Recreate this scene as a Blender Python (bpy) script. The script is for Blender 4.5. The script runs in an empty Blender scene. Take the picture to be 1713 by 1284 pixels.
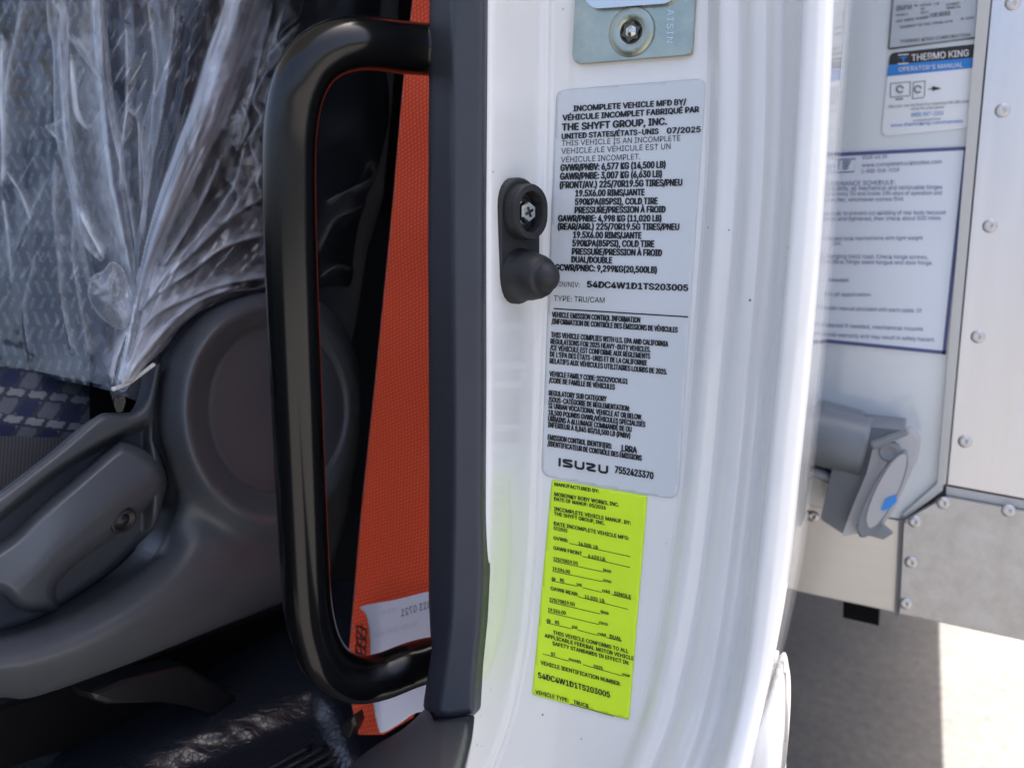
import bpy, bmesh, math, random
import numpy as np
from mathutils import Vector, Matrix

random.seed(4)
rng = np.random.default_rng(11)
SC = bpy.context.scene
COL = SC.collection

# ------------------------------------------------------------------ camera
FPX, CX, CY = 1400.0, 856.5, 642.0            # focal length and centre in photograph pixels
YAW, PITCH = math.radians(26.0), math.radians(-11.0)
CAM = np.array([0.0, 0.0, 1.30])
cam_data = bpy.data.cameras.new('camera')
cam = bpy.data.objects.new('camera', cam_data)
COL.objects.link(cam)
cam.location = CAM
cam.rotation_euler = (math.pi / 2 + PITCH, 0, YAW)
cam_data.sensor_width = 36.0
cam_data.lens = 36.0 * FPX / 1713.0
cam_data.clip_start = 0.02
cam_data.clip_end = 600
cam_data.dof.use_dof = True
cam_data.dof.focus_distance = 0.48
cam_data.dof.aperture_fstop = 8.0
SC.camera = cam

# ------------------------------------------------------------------ sky, sun, exposure
SUN = Vector((0.12, 0.42, 1.0)).normalized()   # towards the sun
world = bpy.data.worlds.new('World')
SC.world = world
world.use_nodes = True
nt = world.node_tree
bg = nt.nodes['Background']
sky = nt.nodes.new('ShaderNodeTexSky')
sky.sky_type = 'NISHITA'
sky.sun_disc = False
sky.sun_elevation = math.asin(SUN.z)
sky.sun_rotation = math.atan2(SUN.x, SUN.y)
sky.air_density = 0.7
sky.dust_density = 7.0
sky.ozone_density = 1.0
nt.links.new(sky.outputs[0], bg.inputs[0])
bg.inputs[1].default_value = 0.09
sun_data = bpy.data.lights.new('sun', 'SUN')
sun_data.energy = 4.2
sun_data.angle = math.radians(0.53)
sun_data.color = (1.0, 0.95, 0.88)
sun = bpy.data.objects.new('sun', sun_data)
COL.objects.link(sun)
sun.rotation_euler = (-SUN).to_track_quat('-Z', 'Y').to_euler()
vs = SC.view_settings
vs.view_transform = 'Standard'
vs.look = 'None'
vs.gamma = 1.0
vs.exposure = 2.55
SC.render.engine = 'CYCLES'
SC.cycles.max_bounces = 10
SC.cycles.transparent_max_bounces = 16
SC.cycles.use_denoising = True

# ------------------------------------------------------------------ rays and surfaces
def rays(px, py):
    px = np.asarray(px, float); py = np.asarray(py, float)
    x = (px - CX) / FPX; y = -(py - CY) / FPX; z = -np.ones_like(x)
    a = math.pi / 2 + PITCH
    y2 = y * math.cos(a) - z * math.sin(a); z2 = y * math.sin(a) + z * math.cos(a)
    x3 = x * math.cos(YAW) - y2 * math.sin(YAW); y3 = x * math.sin(YAW) + y2 * math.cos(YAW)
    return np.stack([x3, y3, z2], -1)

def onT(px, py, t):
    d = rays(px, py); return CAM + d * np.asarray(t)[..., None]
def onX(px, py, X):
    d = rays(px, py); return CAM + d * ((X - CAM[0]) / d[..., 0])[..., None]
def onY(px, py, Y):
    d = rays(px, py); return CAM + d * ((Y - CAM[1]) / d[..., 1])[..., None]
def onZ(px, py, Z):
    d = rays(px, py); return CAM + d * ((Z - CAM[2]) / d[..., 2])[..., None]

def hermite(xs, ys):
    xs = np.array(xs, float); ys = np.array(ys, float)
    m = np.gradient(ys, xs)
    def f(x):
        x = np.clip(np.asarray(x, float), xs[0], xs[-1])
        i = np.clip(np.searchsorted(xs, x) - 1, 0, len(xs) - 2)
        h = xs[i + 1] - xs[i]; t = (x - xs[i]) / h
        return ((2*t**3 - 3*t**2 + 1) * ys[i] + (t**3 - 2*t**2 + t) * h * m[i]
                + (-2*t**3 + 3*t**2) * ys[i + 1] + (t**3 - t**2) * h * m[i + 1])
    return f

def sstep(a, b, x):
    t = np.clip((x - a) / (b - a), 0, 1); return t * t * (3 - 2 * t)
def dome(d, w):                     # quarter-round edge: 0 at the edge, 1 from w inwards
    t = np.clip(d / w, 0, 1); return np.sqrt(np.maximum(0, 1 - (1 - t) ** 2))

def vnoise(x, y, seed):                                 # cheap value noise
    r = np.random.default_rng(seed); T = r.random((64, 64))
    xi = np.floor(x).astype(int); yi = np.floor(y).astype(int); fx = x - xi; fy = y - yi
    fx = fx*fx*(3-2*fx); fy = fy*fy*(3-2*fy)
    g = lambda a, b: T[a % 64, b % 64]
    return (g(xi, yi)*(1-fx) + g(xi+1, yi)*fx)*(1-fy) + (g(xi, yi+1)*(1-fx) + g(xi+1, yi+1)*fx)*fy

def catmull(pts, n=8, closed=True):
    P = np.array(pts, float); N = len(P); out = []
    rngi = range(N) if closed else range(N - 1)
    for i in rngi:
        if closed: p0, p1, p2, p3 = P[i - 1], P[i], P[(i + 1) % N], P[(i + 2) % N]
        else: p0, p1, p2, p3 = P[max(i - 1, 0)], P[i], P[i + 1], P[min(i + 2, N - 1)]
        for k in range(n):
            t = k / n
            out.append(0.5 * ((2*p1) + (-p0 + p2)*t + (2*p0 - 5*p1 + 4*p2 - p3)*t*t + (-p0 + 3*p1 - 3*p2 + p3)*t**3))
    if not closed: out.append(P[-1])
    return np.array(out)

def round_poly(pts, r, n=5):        # polygon with rounded corners (r: number or per-corner list)
    P = [np.array(p, float) for p in pts]; out = []
    for i, p in enumerate(P):
        rr = r[i] if isinstance(r, (list, tuple)) else r
        a, b = P[i - 1] - p, P[(i + 1) % len(P)] - p
        la, lb = np.linalg.norm(a), np.linalg.norm(b)
        q = min(rr, la * 0.48, lb * 0.48)
        if q <= 0: out.append(p); continue
        s, e = p + a / la * q, p + b / lb * q
        for k in range(n + 1):
            t = k / n; out.append((1-t)**2 * s + 2*t*(1-t) * p + t*t * e)
    return np.array(out)

def sdf(poly, Q):                   # signed distance (positive inside) and nearest point on the outline
    A = np.array(poly, float); B = np.roll(A, -1, 0)
    best = np.full(len(Q), 1e18); near = np.zeros_like(Q); inside = np.zeros(len(Q), bool)
    for a, b in zip(A, B):
        e = b - a; L = e @ e
        if L < 1e-12: continue
        t = np.clip(((Q - a) @ e) / L, 0, 1); p = a + t[:, None] * e
        d = ((Q - p) ** 2).sum(1); m = d < best
        best[m] = d[m]; near[m] = p[m]
        c = (a[1] > Q[:, 1]) != (b[1] > Q[:, 1])
        if abs(e[1]) > 1e-12:
            xs = a[0] + (Q[:, 1] - a[1]) / e[1] * e[0]
            inside ^= c & (Q[:, 0] < xs)
    return np.where(inside, 1, -1) * np.sqrt(best), near

# ------------------------------------------------------------------ objects
def mesh_obj(name, verts, faces, mat=None, parent=None, smooth=True, uv=None, attrs=None):
    me = bpy.data.meshes.new(name)
    me.from_pydata([tuple(map(float, v)) for v in verts], [], [tuple(map(int, f)) for f in faces])
    if smooth: me.polygons.foreach_set('use_smooth', [True] * len(me.polygons))
    if uv is not None:
        l = me.uv_layers.new(name='UVMap'); vi = np.zeros(len(me.loops), int)
        me.loops.foreach_get('vertex_index', vi)
        l.data.foreach_set('uv', np.asarray(uv, float)[vi].astype(np.float32).ravel())
    for k, v in (attrs or {}).items():
        v = np.asarray(v, float)
        if v.ndim == 1:
            a = me.attributes.new(k, 'FLOAT', 'POINT'); a.data.foreach_set('value', v.astype(np.float32))
        else:
            a = me.color_attributes.new(k, 'FLOAT_COLOR', 'POINT')
            a.data.foreach_set('color', np.c_[v, np.ones(len(v))].astype(np.float32).ravel())
    me.update()
    o = bpy.data.objects.new(name, me)
    COL.objects.link(o)
    if mat: me.materials.append(mat)
    if parent: o.parent = parent
    return o

def bm_obj(name, bm, mat, parent=None, smooth=False):
    bmesh.ops.recalc_face_normals(bm, faces=bm.faces)
    me = bpy.data.meshes.new(name); bm.to_mesh(me); bm.free()
    if smooth: me.polygons.foreach_set('use_smooth', [True] * len(me.polygons))
    o = bpy.data.objects.new(name, me); COL.objects.link(o)
    me.materials.append(mat)
    if parent: o.parent = parent
    return o

def thing(name, label, cat, group=None, loc=(0, 0, 0)):
    o = bpy.data.objects.new(name, None); COL.objects.link(o)
    o.empty_display_size = 0.05; o.location = (0, 0, 0)
    tag(o, label, cat, group); return o
def tag(o, label, cat=None, group=None, kind=None):
    if label: o['label'] = label
    if cat: o['category'] = cat
    if group: o['group'] = group
    if kind: o['kind'] = kind
    return o

def pxfield(name, outline, fn, mat, parent=None, step=4.0, skirt=None, attr_fn=None, uvplane='YZ', sub=0):
    """A moulded surface: grid over the outline, depth from fn(px, py, d) -> points, thickness along skirt."""
    O = np.array(outline, float)
    x0, y0 = O.min(0) - step; x1, y1 = O.max(0) + step
    gx = np.arange(x0, x1 + step, step); gy = np.arange(y0, y1 + step, step)
    GX, GY = np.meshgrid(gx, gy); Q = np.c_[GX.ravel(), GY.ravel()]
    d, near = sdf(O, Q)
    W = len(gx)
    idx = np.arange(len(Q)).reshape(GX.shape)
    cells = np.stack([idx[:-1, :-1], idx[1:, :-1], idx[1:, 1:], idx[:-1, 1:]], -1).reshape(-1, 4)
    ok = (d[cells] > 0.30 * step).any(1)
    cells = cells[ok]
    snap = d <= 0.30 * step
    P2 = Q.copy(); P2[snap] = near[snap]; dd = np.where(snap, 0.0, d)
    used = np.unique(cells); remap = -np.ones(len(Q), int); remap[used] = np.arange(len(used))
    F = remap[cells]; P2 = P2[used]; dd = dd[used]
    V = fn(P2[:, 0], P2[:, 1], dd)
    attrs = attr_fn(P2[:, 0], P2[:, 1], dd) if attr_fn else None
    ax = {'YZ': (1, 2), 'XZ': (0, 2), 'XY': (0, 1)}[uvplane]
    if skirt is not None:
        E = {}
        for f in F:
            for k in range(4):
                a, b = f[k], f[(k + 1) % 4]
                key = (min(a, b), max(a, b)); E.setdefault(key, []).append((a, b))
        bd = [v[0] for v in E.values() if len(v) == 1]
        bv = sorted({a for e in bd for a in e}); mp = {v: len(V) + i for i, v in enumerate(bv)}
        V2 = V[bv] + np.array(skirt)
        extra = [(b, a, mp[a], mp[b]) for a, b in bd]
        if attrs: attrs = {k: np.concatenate([v, v[bv]]) for k, v in attrs.items()}
        V = np.concatenate([V, V2]); F = [tuple(f) for f in F] + extra
    uv = V[:, ax]
    o = mesh_obj(name, V, F, mat, parent, True, uv, attrs)
    return o

def slab(name, poly3, normal, thick, mat, parent=None, bevel=0.0):
    """A flat plate: outline of 3-D points extruded along normal."""
    bm = bmesh.new()
    n = Vector(normal)
    a = [bm.verts.new(Vector(p)) for p in poly3]; b = [bm.verts.new(Vector(p) + n * thick) for p in poly3]
    bm.faces.new(a); bm.faces.new(list(reversed(b)))
    N = len(a)
    for i in range(N): bm.faces.new((a[i], b[i], b[(i + 1) % N], a[(i + 1) % N]))
    if bevel > 0:
        top = set(b)
        ed = [e for e in bm.edges if e.verts[0] in top and e.verts[1] in top]
        bmesh.ops.bevel(bm, geom=ed, offset=bevel, segments=2, affect='EDGES', profile=0.5)
    bmesh.ops.triangulate(bm, faces=[f for f in bm.faces if len(f.verts) > 4])
    return bm_obj(name, bm, mat, parent)

def tube(name, path, rad, mat, parent=None, seg=20, closed_ends=True, flat=1.0):
    P = np.array(path, float); N = len(P)
    T = np.gradient(P, axis=0); T /= np.linalg.norm(T, axis=1)[:, None]
    u = np.cross(T[0], [0.3, 0.5, 0.81]); u /= np.linalg.norm(u)
    V = []; R = rad if hasattr(rad, '__len__') else [rad] * N
    for i in range(N):
        u = u - T[i] * (u @ T[i]); u /= np.linalg.norm(u); w = np.cross(T[i], u)
        for k in range(seg):
            a = 2 * math.pi * k / seg
            V.append(P[i] + R[i] * (math.cos(a) * u + flat * math.sin(a) * w))
    F = [(i*seg + k, i*seg + (k+1) % seg, (i+1)*seg + (k+1) % seg, (i+1)*seg + k) for i in range(N-1) for k in range(seg)]
    if closed_ends:
        F.append(tuple(reversed(range(seg)))); F.append(tuple((N-1)*seg + k for k in range(seg)))
    return mesh_obj(name, V, F, mat, parent)

def lathe(name, prof, origin, axis, mat, parent=None, seg=24, up=(0, 0, 1), sx=1.0):
    """Profile of (radius, height) turned round axis."""
    ax = np.array(axis, float); ax /= np.linalg.norm(ax)
    u = np.array(up, float) - ax * (np.array(up) @ ax); u /= np.linalg.norm(u); w = np.cross(ax, u)
    V = []; F = []
    for r, h in prof:
        for k in range(seg):
            a = 2 * math.pi * k / seg
            V.append(np.array(origin) + ax * h + r * (math.cos(a) * u + sx * math.sin(a) * w))
    for i in range(len(prof) - 1):
        for k in range(seg):
            F.append((i*seg + k, i*seg + (k+1) % seg, (i+1)*seg + (k+1) % seg, (i+1)*seg + k))
    F.append(tuple((len(prof)-1)*seg + k for k in range(seg)))
    F.append(tuple(reversed(range(seg))))
    return mesh_obj(name, V, F, mat, parent)

# ------------------------------------------------------------------ materials
def nodes(name):
    m = bpy.data.materials.new(name); m.use_nodes = True
    return m, m.node_tree, m.node_tree.nodes['Principled BSDF']
def sset(b, **k):
    names = dict(color='Base Color', rough='Roughness', metal='Metallic', spec='Specular IOR Level', coat='Coat Weight',
                 coat_rough='Coat Roughness', alpha='Alpha', sheen='Sheen Weight', trans='Transmission Weight', ior='IOR')
    for a, v in k.items():
        s = b.inputs[names[a]]
        s.default_value = (*v, 1.0) if a == 'color' and len(v) == 3 else v
def noise(t, scale, detail=3, rough=0.55, coord='Object', stretch=None, dist=0.0):
    tc = t.nodes.new('ShaderNodeTexCoord'); n = t.nodes.new('ShaderNodeTexNoise')
    n.inputs['Scale'].default_value = scale; n.inputs['Detail'].default_value = detail
    n.inputs['Roughness'].default_value = rough; n.inputs['Distortion'].default_value = dist
    src = tc.outputs[coord]
    if stretch:
        mp = t.nodes.new('ShaderNodeMapping'); mp.inputs['Scale'].default_value = stretch
        t.links.new(src, mp.inputs[0]); src = mp.outputs[0]
    t.links.new(src, n.inputs['Vector']); return n
def bump(t, b, src, strength=0.2, dist=0.001, prev=None):
    n = t.nodes.new('ShaderNodeBump'); n.inputs['Strength'].default_value = strength; n.inputs['Distance'].default_value = dist
    t.links.new(src, n.inputs['Height'])
    if prev: t.links.new(prev.outputs[0], n.inputs['Normal'])
    t.links.new(n.outputs[0], b.inputs['Normal']); return n
def ramp(t, src, stops):
    r = t.nodes.new('ShaderNodeValToRGB'); e = r.color_ramp.elements
    while len(e) < len(stops): e.new(0.5)
    for k, (p, c) in enumerate(stops):
        e[k].position = p; e[k].color = (*c, 1) if len(c) == 3 else c
    t.links.new(src, r.inputs[0]); return r
def vary(t, b, n, c1, c2, lo=0.35, hi=0.65):
    r = ramp(t, n.outputs['Fac'], [(lo, c1), (hi, c2)]); t.links.new(r.outputs[0], b.inputs['Base Color']); return r

def simple(name, color, rough=0.5, metal=0.0, coat=0.0, coat_rough=0.05, spec=0.5, grain=None, gs=0.15, gd=0.0004, c2=None, vs_=25):
    m, t, b = nodes(name)
    sset(b, color=color, rough=rough, metal=metal, coat=coat, coat_rough=coat_rough, spec=spec)
    if c2 is not None: vary(t, b, noise(t, vs_), color, c2)
    if grain: bump(t, b, noise(t, grain, 2).outputs['Fac'], gs, gd)
    return m

M = {}
# white cab paint: glossy clear coat, faint orange peel, a little dust
m, t, b = nodes('white_paint'); sset(b, rough=0.42, coat=1.0, coat_rough=0.035, spec=0.5)
r0 = vary(t, b, noise(t, 14, 5), (0.80, 0.81, 0.80), (0.84, 0.84, 0.83))
vo = t.nodes.new('ShaderNodeTexVoronoi'); vo.inputs['Scale'].default_value = 95; tc = t.nodes.new('ShaderNodeTexCoord'); t.links.new(tc.outputs['Object'], vo.inputs['Vector'])
sp = ramp(t, vo.outputs['Distance'], [(0.055, (0.25, 0.22, 0.18)), (0.075, (1, 1, 1))])       # stray dust grains
ms_ = ramp(t, noise(t, 9, 2).outputs['Fac'], [(0.56, (0, 0, 0)), (0.60, (1, 1, 1))])
mm = t.nodes.new('ShaderNodeMixRGB'); mm.blend_type = 'MULTIPLY'
t.links.new(ms_.outputs[0], mm.inputs[0]); t.links.new(r0.outputs[0], mm.inputs[1]); t.links.new(sp.outputs[0], mm.inputs[2]); t.links.new(mm.outputs[0], b.inputs['Base Color'])
bp = bump(t, b, noise(t, 260, 2).outputs['Fac'], 0.05, 0.0004); t.links.new(bp.outputs[0], b.inputs['Coat Normal'])
M['paint'] = m
M['ink'] = simple('black_print', (0.012, 0.012, 0.014), 0.45)
M['grey_ink'] = simple('grey_print', (0.16, 0.17, 0.19), 0.5)
M['navy_ink'] = simple('navy_print', (0.07, 0.09, 0.24), 0.5)
M['blue_ink'] = simple('blue_print', (0.02, 0.20, 0.60), 0.4)
M['white_ink'] = simple('white_print', (0.75, 0.76, 0.78), 0.4)
M['label'] = simple('label_film', (0.63, 0.675, 0.71), 0.28, coat=0.4, coat_rough=0.15, c2=(0.66, 0.70, 0.73), vs_=9, grain=14, gs=0.06, gd=0.004)
M['yellow'] = simple('fluorescent_paper', (0.66, 0.93, 0.02), 0.55, coat=0.25, coat_rough=0.1, c2=(0.62, 0.90, 0.02), vs_=40)
M['trim'] = simple('charcoal_vinyl', (0.036, 0.039, 0.049), 0.42, grain=900, gs=0.25, gd=0.0003, c2=(0.040, 0.043, 0.053))
M['shield'] = simple('seat_plastic', (0.068, 0.076, 0.090), 0.38, grain=1100, gs=0.3, gd=0.0004, c2=(0.076, 0.083, 0.096))
M['lever'] = simple('lever_plastic', (0.070, 0.079, 0.095), 0.36, grain=1100, gs=0.25, gd=0.0003)
M['handle'] = simple('gloss_black', (0.004, 0.0042, 0.0045), 0.18, spec=0.5, grain=70, gs=0.03, gd=0.001)
M['rubber'] = simple('black_rubber', (0.014, 0.015, 0.018), 0.55, grain=300, gs=0.2, gd=0.0002, c2=(0.02, 0.021, 0.024), vs_=90)
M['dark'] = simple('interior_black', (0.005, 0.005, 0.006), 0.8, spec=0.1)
M['bracket'] = simple('black_steel', (0.010, 0.010, 0.012), 0.35, grain=200)
M['side_fabric'] = simple('navy_side_fabric', (0.013, 0.014, 0.022), 0.85, grain=2500, gs=0.3, gd=0.0003)
M['steel'] = simple('bright_steel', (0.62, 0.63, 0.62), 0.22, metal=1.0, grain=500, gs=0.1)
M['tag'] = simple('white_tag', (0.66, 0.66, 0.74), 0.7, grain=60, gs=0.2, gd=0.001)
M['cord'] = simple('white_cord', (0.72, 0.73, 0.72), 0.6, grain=900, gs=0.4, gd=0.0005)
# yellow-green passivated zinc
m, t, b = nodes('passivated_zinc'); sset(b, metal=1.0, rough=0.34)
vary(t, b, noise(t, 30, 4, 0.6), (0.34, 0.40, 0.36), (0.50, 0.53, 0.44))
bump(t, b, noise(t, 420, 3).outputs['Fac'], 0.35, 0.0006); M['zinc'] = m
# seat belt webbing: woven ribs
m, t, b = nodes('belt_webbing'); sset(b, rough=0.62, spec=0.35, sheen=0.25)
uvn = t.nodes.new('ShaderNodeUVMap')
def wave(t, src, scale, ang, typ='SIN'):
    mp = t.nodes.new('ShaderNodeMapping'); mp.inputs['Rotation'].default_value = (0, 0, ang)
    t.links.new(src, mp.inputs[0])
    w = t.nodes.new('ShaderNodeTexWave'); w.inputs['Scale'].default_value = scale; w.wave_profile = typ
    w.inputs['Distortion'].default_value = 1.2; w.inputs['Detail'].default_value = 1.0; w.inputs['Detail Scale'].default_value = 2.0
    t.links.new(mp.outputs[0], w.inputs['Vector']); return w
w1 = wave(t, uvn.outputs[0], 95, math.radians(0)); w2 = wave(t, uvn.outputs[0], 110, math.radians(66))
mx = t.nodes.new('ShaderNodeMath'); mx.operation = 'MULTIPLY'
t.links.new(w1.outputs['Fac'], mx.inputs[0]); t.links.new(w2.outputs['Fac'], mx.inputs[1])
r = ramp(t, mx.outputs[0], [(0.0, (0.66, 0.055, 0.015)), (0.6, (0.98, 0.110, 0.028))])
t.links.new(r.outputs[0], b.inputs['Base Color']); bump(t, b, mx.outputs[0], 0.5, 0.0006); M['belt'] = m
# patterned seat fabric, colour from a woven pattern stored on the mesh
def attr_fabric(name, rough=0.85):
    m, t, b = nodes(name); sset(b, rough=rough, spec=0.25, sheen=0.15)
    a = t.nodes.new('ShaderNodeAttribute'); a.attribute_name = 'weave'
    t.links.new(a.outputs['Color'], b.inputs['Base Color'])
    bump(t, b, noise(t, 1500, 2).outputs['Fac'], 0.3, 0.0004); return m
M['fabric'] = attr_fabric('patterned_fabric')
# clear polythene film
m, t, b = nodes('polythene_film')
t.nodes.remove(b); out = t.nodes['Material Output']
at = t.nodes.new('ShaderNodeAttribute'); at.attribute_name = 'haze_glint'
tr = t.nodes.new('ShaderNodeBsdfTransparent'); tr.inputs[0].default_value = (0.97, 0.98, 1, 1)
df = t.nodes.new('ShaderNodeBsdfDiffuse'); df.inputs[0].default_value = (0.90, 0.94, 1.0, 1)
tl = t.nodes.new('ShaderNodeBsdfTranslucent'); tl.inputs[0].default_value = (0.90, 0.94, 1.0, 1)
gl = t.nodes.new('ShaderNodeBsdfGlossy'); gl.inputs['Roughness'].default_value = 0.08
fr = t.nodes.new('ShaderNodeFresnel'); fr.inputs[0].default_value = 1.5
ma = t.nodes.new('ShaderNodeMixShader'); ma.inputs[0].default_value = 0.10
mb = t.nodes.new('ShaderNodeMixShader'); mc = t.nodes.new('ShaderNodeMixShader')
n = noise(t, 120, 4, 0.6, stretch=(1, 1, 0.35)); bpn = t.nodes.new('ShaderNodeBump')
bpn.inputs['Strength'].default_value = 0.3; bpn.inputs['Distance'].default_value = 0.0010
t.links.new(n.outputs['Fac'], bpn.inputs['Height'])
for s in (gl, df): t.links.new(bpn.outputs[0], s.inputs['Normal'])
fm = t.nodes.new('ShaderNodeMath'); fm.operation = 'MULTIPLY_ADD'; fm.inputs[1].default_value = 0.85; fm.inputs[2].default_value = 0.0
t.links.new(fr.outputs[0], fm.inputs[0]); fm.use_clamp = True
t.links.new(df.outputs[0], ma.inputs[1]); t.links.new(tl.outputs[0], ma.inputs[2])
t.links.new(at.outputs['Fac'], mb.inputs[0]); t.links.new(tr.outputs[0], mb.inputs[1]); t.links.new(ma.outputs[0], mb.inputs[2])
t.links.new(fm.outputs[0], mc.inputs[0]); t.links.new(mb.outputs[0], mc.inputs[1]); t.links.new(gl.outputs[0], mc.inputs[2])
t.links.new(mc.outputs[0], out.inputs[0]); M['film'] = m
# clear laminate over the yellow label
m, t, b = nodes('clear_laminate'); t.nodes.remove(b); out = t.nodes['Material Output']
tr = t.nodes.new('ShaderNodeBsdfTransparent'); tr.inputs[0].default_value = (0.992, 0.993, 0.994, 1)
gl = t.nodes.new('ShaderNodeBsdfGlossy'); gl.inputs['Roughness'].default_value = 0.10
fr = t.nodes.new('ShaderNodeFresnel'); fr.inputs[0].default_value = 1.35; mc = t.nodes.new('ShaderNodeMixShader')
t.links.new(fr.outputs[0], mc.inputs[0]); t.links.new(tr.outputs[0], mc.inputs[1]); t.links.new(gl.outputs[0], mc.inputs[2])
t.links.new(mc.outputs[0], out.inputs[0]); M['laminate'] = m
# floor mat: coarse leather-grain rubber
m, t, b = nodes('floor_mat'); sset(b, color=(0.016, 0.018, 0.025), rough=0.24, spec=0.6)
vo = t.nodes.new('ShaderNodeTexVoronoi'); vo.feature = 'DISTANCE_TO_EDGE'; vo.inputs['Scale'].default_value = 170
tc = t.nodes.new('ShaderNodeTexCoord'); t.links.new(tc.outputs['Object'], vo.inputs['Vector'])
r = ramp(t, vo.outputs['Distance'], [(0.0, (0, 0, 0)), (0.07, (1, 1, 1))])
b1 = bump(t, b, r.outputs[0], 0.30, 0.0004); bump(t, b, noise(t, 200, 2).outputs['Fac'], 0.35, 0.0006, b1); M['mat'] = m
# box: gel-coated panel, mill-finish aluminium
m, t, b = nodes('gelcoat_panel'); sset(b, rough=0.22, coat=0.8, coat_rough=0.06)
vary(t, b, noise(t, 5, 4), (0.62, 0.68, 0.72), (0.66, 0.71, 0.745)); M['gel'] = m
def alu(name, c1, c2, rough, bs, stretch=(1, 1, 1), ns=20):
    m, t, b = nodes(name); sset(b, metal=1.0, rough=rough)
    n = noise(t, ns, 6, 0.65, stretch=stretch); vary(t, b, n, c1, c2)
    n2 = noise(t, 160, 4, stretch=stretch); bump(t, b, n2.outputs['Fac'], bs, 0.0008)
    r = ramp(t, n.outputs['Fac'], [(0.3, (rough*.8,)*3), (0.7, (min(1, rough*1.25),)*3)]); t.links.new(r.outputs[0], b.inputs['Roughness'])
    return m
M['alu'] = alu('brushed_aluminium', (0.66, 0.665, 0.69), (0.74, 0.745, 0.765), 0.42, 0.12, (1, 1, 0.08))
M['alu_dull'] = alu('weathered_aluminium', (0.42, 0.42, 0.425), (0.60, 0.595, 0.59), 0.52, 0.25, ns=38)
M['alu_low'] = alu('satin_aluminium', (0.48, 0.48, 0.49), (0.56, 0.555, 0.55), 0.34, 0.1, (0.1, 1, 1))
M['rivet'] = simple('rivet_aluminium', (0.56, 0.56, 0.57), 0.45, metal=1.0, grain=400, gs=0.2)
M['rivet_core'] = simple('rivet_core', (0.16, 0.15, 0.14), 0.6)
M['edging'] = simple('edge_moulding', (0.50, 0.51, 0.50), 0.4)
M['seal'] = simple('grey_sealant', (0.16, 0.17, 0.18), 0.6)
M['inlet'] = simple('grey_inlet_plastic', (0.17, 0.19, 0.215), 0.38, grain=300, gs=0.1)
M['inlet_lid'] = simple('pale_inlet_plastic', (0.36, 0.37, 0.39), 0.38)
M['plate'] = simple('data_plate', (0.42, 0.45, 0.48), 0.35, metal=0.3)
m, t, b = nodes('concrete'); sset(b, rough=0.85)
n = noise(t, 34, 10, 0.85); r0 = vary(t, b, n, (0.046, 0.044, 0.042), (0.145, 0.139, 0.132), 0.28, 0.72)
n9 = noise(t, 3, 4); r9 = ramp(t, n9.outputs['Fac'], [(0.3, (0.85, 0.85, 0.86)), (0.7, (1.1, 1.09, 1.07))])
mm = t.nodes.new('ShaderNodeMixRGB'); mm.blend_type = 'MULTIPLY'; mm.inputs[0].default_value = 1.0
t.links.new(r0.outputs[0], mm.inputs[1]); t.links.new(r9.outputs[0], mm.inputs[2]); t.links.new(mm.outputs[0], b.inputs['Base Color'])
bump(t, b, noise(t, 90, 5).outputs['Fac'], 0.4, 0.003); M['concrete'] = m

# ------------------------------------------------------------------ text
_tc = {}
try:                                            # the interface font that ships inside Blender itself
    import os
    FONT = bpy.data.fonts.load(os.path.join(bpy.utils.system_resource('DATAFILES', path='fonts'), 'Inter.woff2'))
except Exception:
    FONT = None
CAPH = [1.0]
def text_geom(s, bold=0.0, space=1.0):
    key = (s, bold, space)
    if key in _tc: return _tc[key]
    cu = bpy.data.curves.new('t', 'FONT'); cu.body = s; cu.font = FONT or cu.font; cu.resolution_u = 3; cu.offset = bold; cu.space_character = space
    ob = bpy.data.objects.new('t', cu); COL.objects.link(ob)
    bpy.context.view_layer.update()
    dg = bpy.context.evaluated_depsgraph_get()
    me = ob.evaluated_get(dg).to_mesh()
    V = np.array([v.co[:] for v in me.vertices]); F = [tuple(p.vertices) for p in me.polygons]
    ob.evaluated_get(dg).to_mesh_clear()
    bpy.data.objects.remove(ob); bpy.data.curves.remove(cu)
    V[:, 0] -= V[:, 0].min(); V[:, 0] /= max(V[:, 0].max(), 1e-6); V[:, 1] /= CAPH[0]
    _tc[key] = (V[:, :2], F); return _tc[key]

CAPH[0] = float(text_geom('H')[0][:, 1].max()); _tc.clear()
def print_line(s, a, b_, cap, surf, mat, parent, bold=0.0, space=1.0, lean=0.0, name='text_line', mirror=False):
    """Lay a line of print from a to b_ (baseline) with the given cap height on surface surf(px,py)."""
    V, F = text_geom(s, 0.0, space)
    a = np.array(a, float); b_ = np.array(b_, float)
    q = a + V[:, :1] * (b_ - a) + V[:, 1:] * np.array([[lean * cap, -cap]])
    P = surf(q[:, 0], q[:, 1]); VV = [P]; FF = list(F)
    if bold > 0:                                 # heavier strokes: the glyphs struck again, slightly shifted
        w = bold * cap
        for k, (ox, oy) in enumerate(((-w, 0), (w, 0), (0, w * .6), (0, -w * .6), (-w * .5, 0), (w * .5, 0))):
            n = len(P); P2 = surf(q[:, 0] + ox, q[:, 1] + oy); P2[:, 1] -= 0.00002 * (k + 1)
            VV.append(P2); FF += [tuple(i + n * (k + 1) for i in f) for f in F]
    return mesh_obj(name, np.concatenate(VV), FF, mat, parent, False)
def print_rule(a, b_, w, surf, mat, parent, name='ruled_line', n=8):
    a = np.array(a, float); b_ = np.array(b_, float); V = []
    for k in range(n + 1):
        p = a + (b_ - a) * k / n; V += [p, p + np.array([0, w])]
    V = np.array(V); F = [(2*k, 2*k+1, 2*k+3, 2*k+2) for k in range(n)]
    return mesh_obj(name, surf(V[:, 0], V[:, 1]), F, mat, parent, False)

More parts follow.
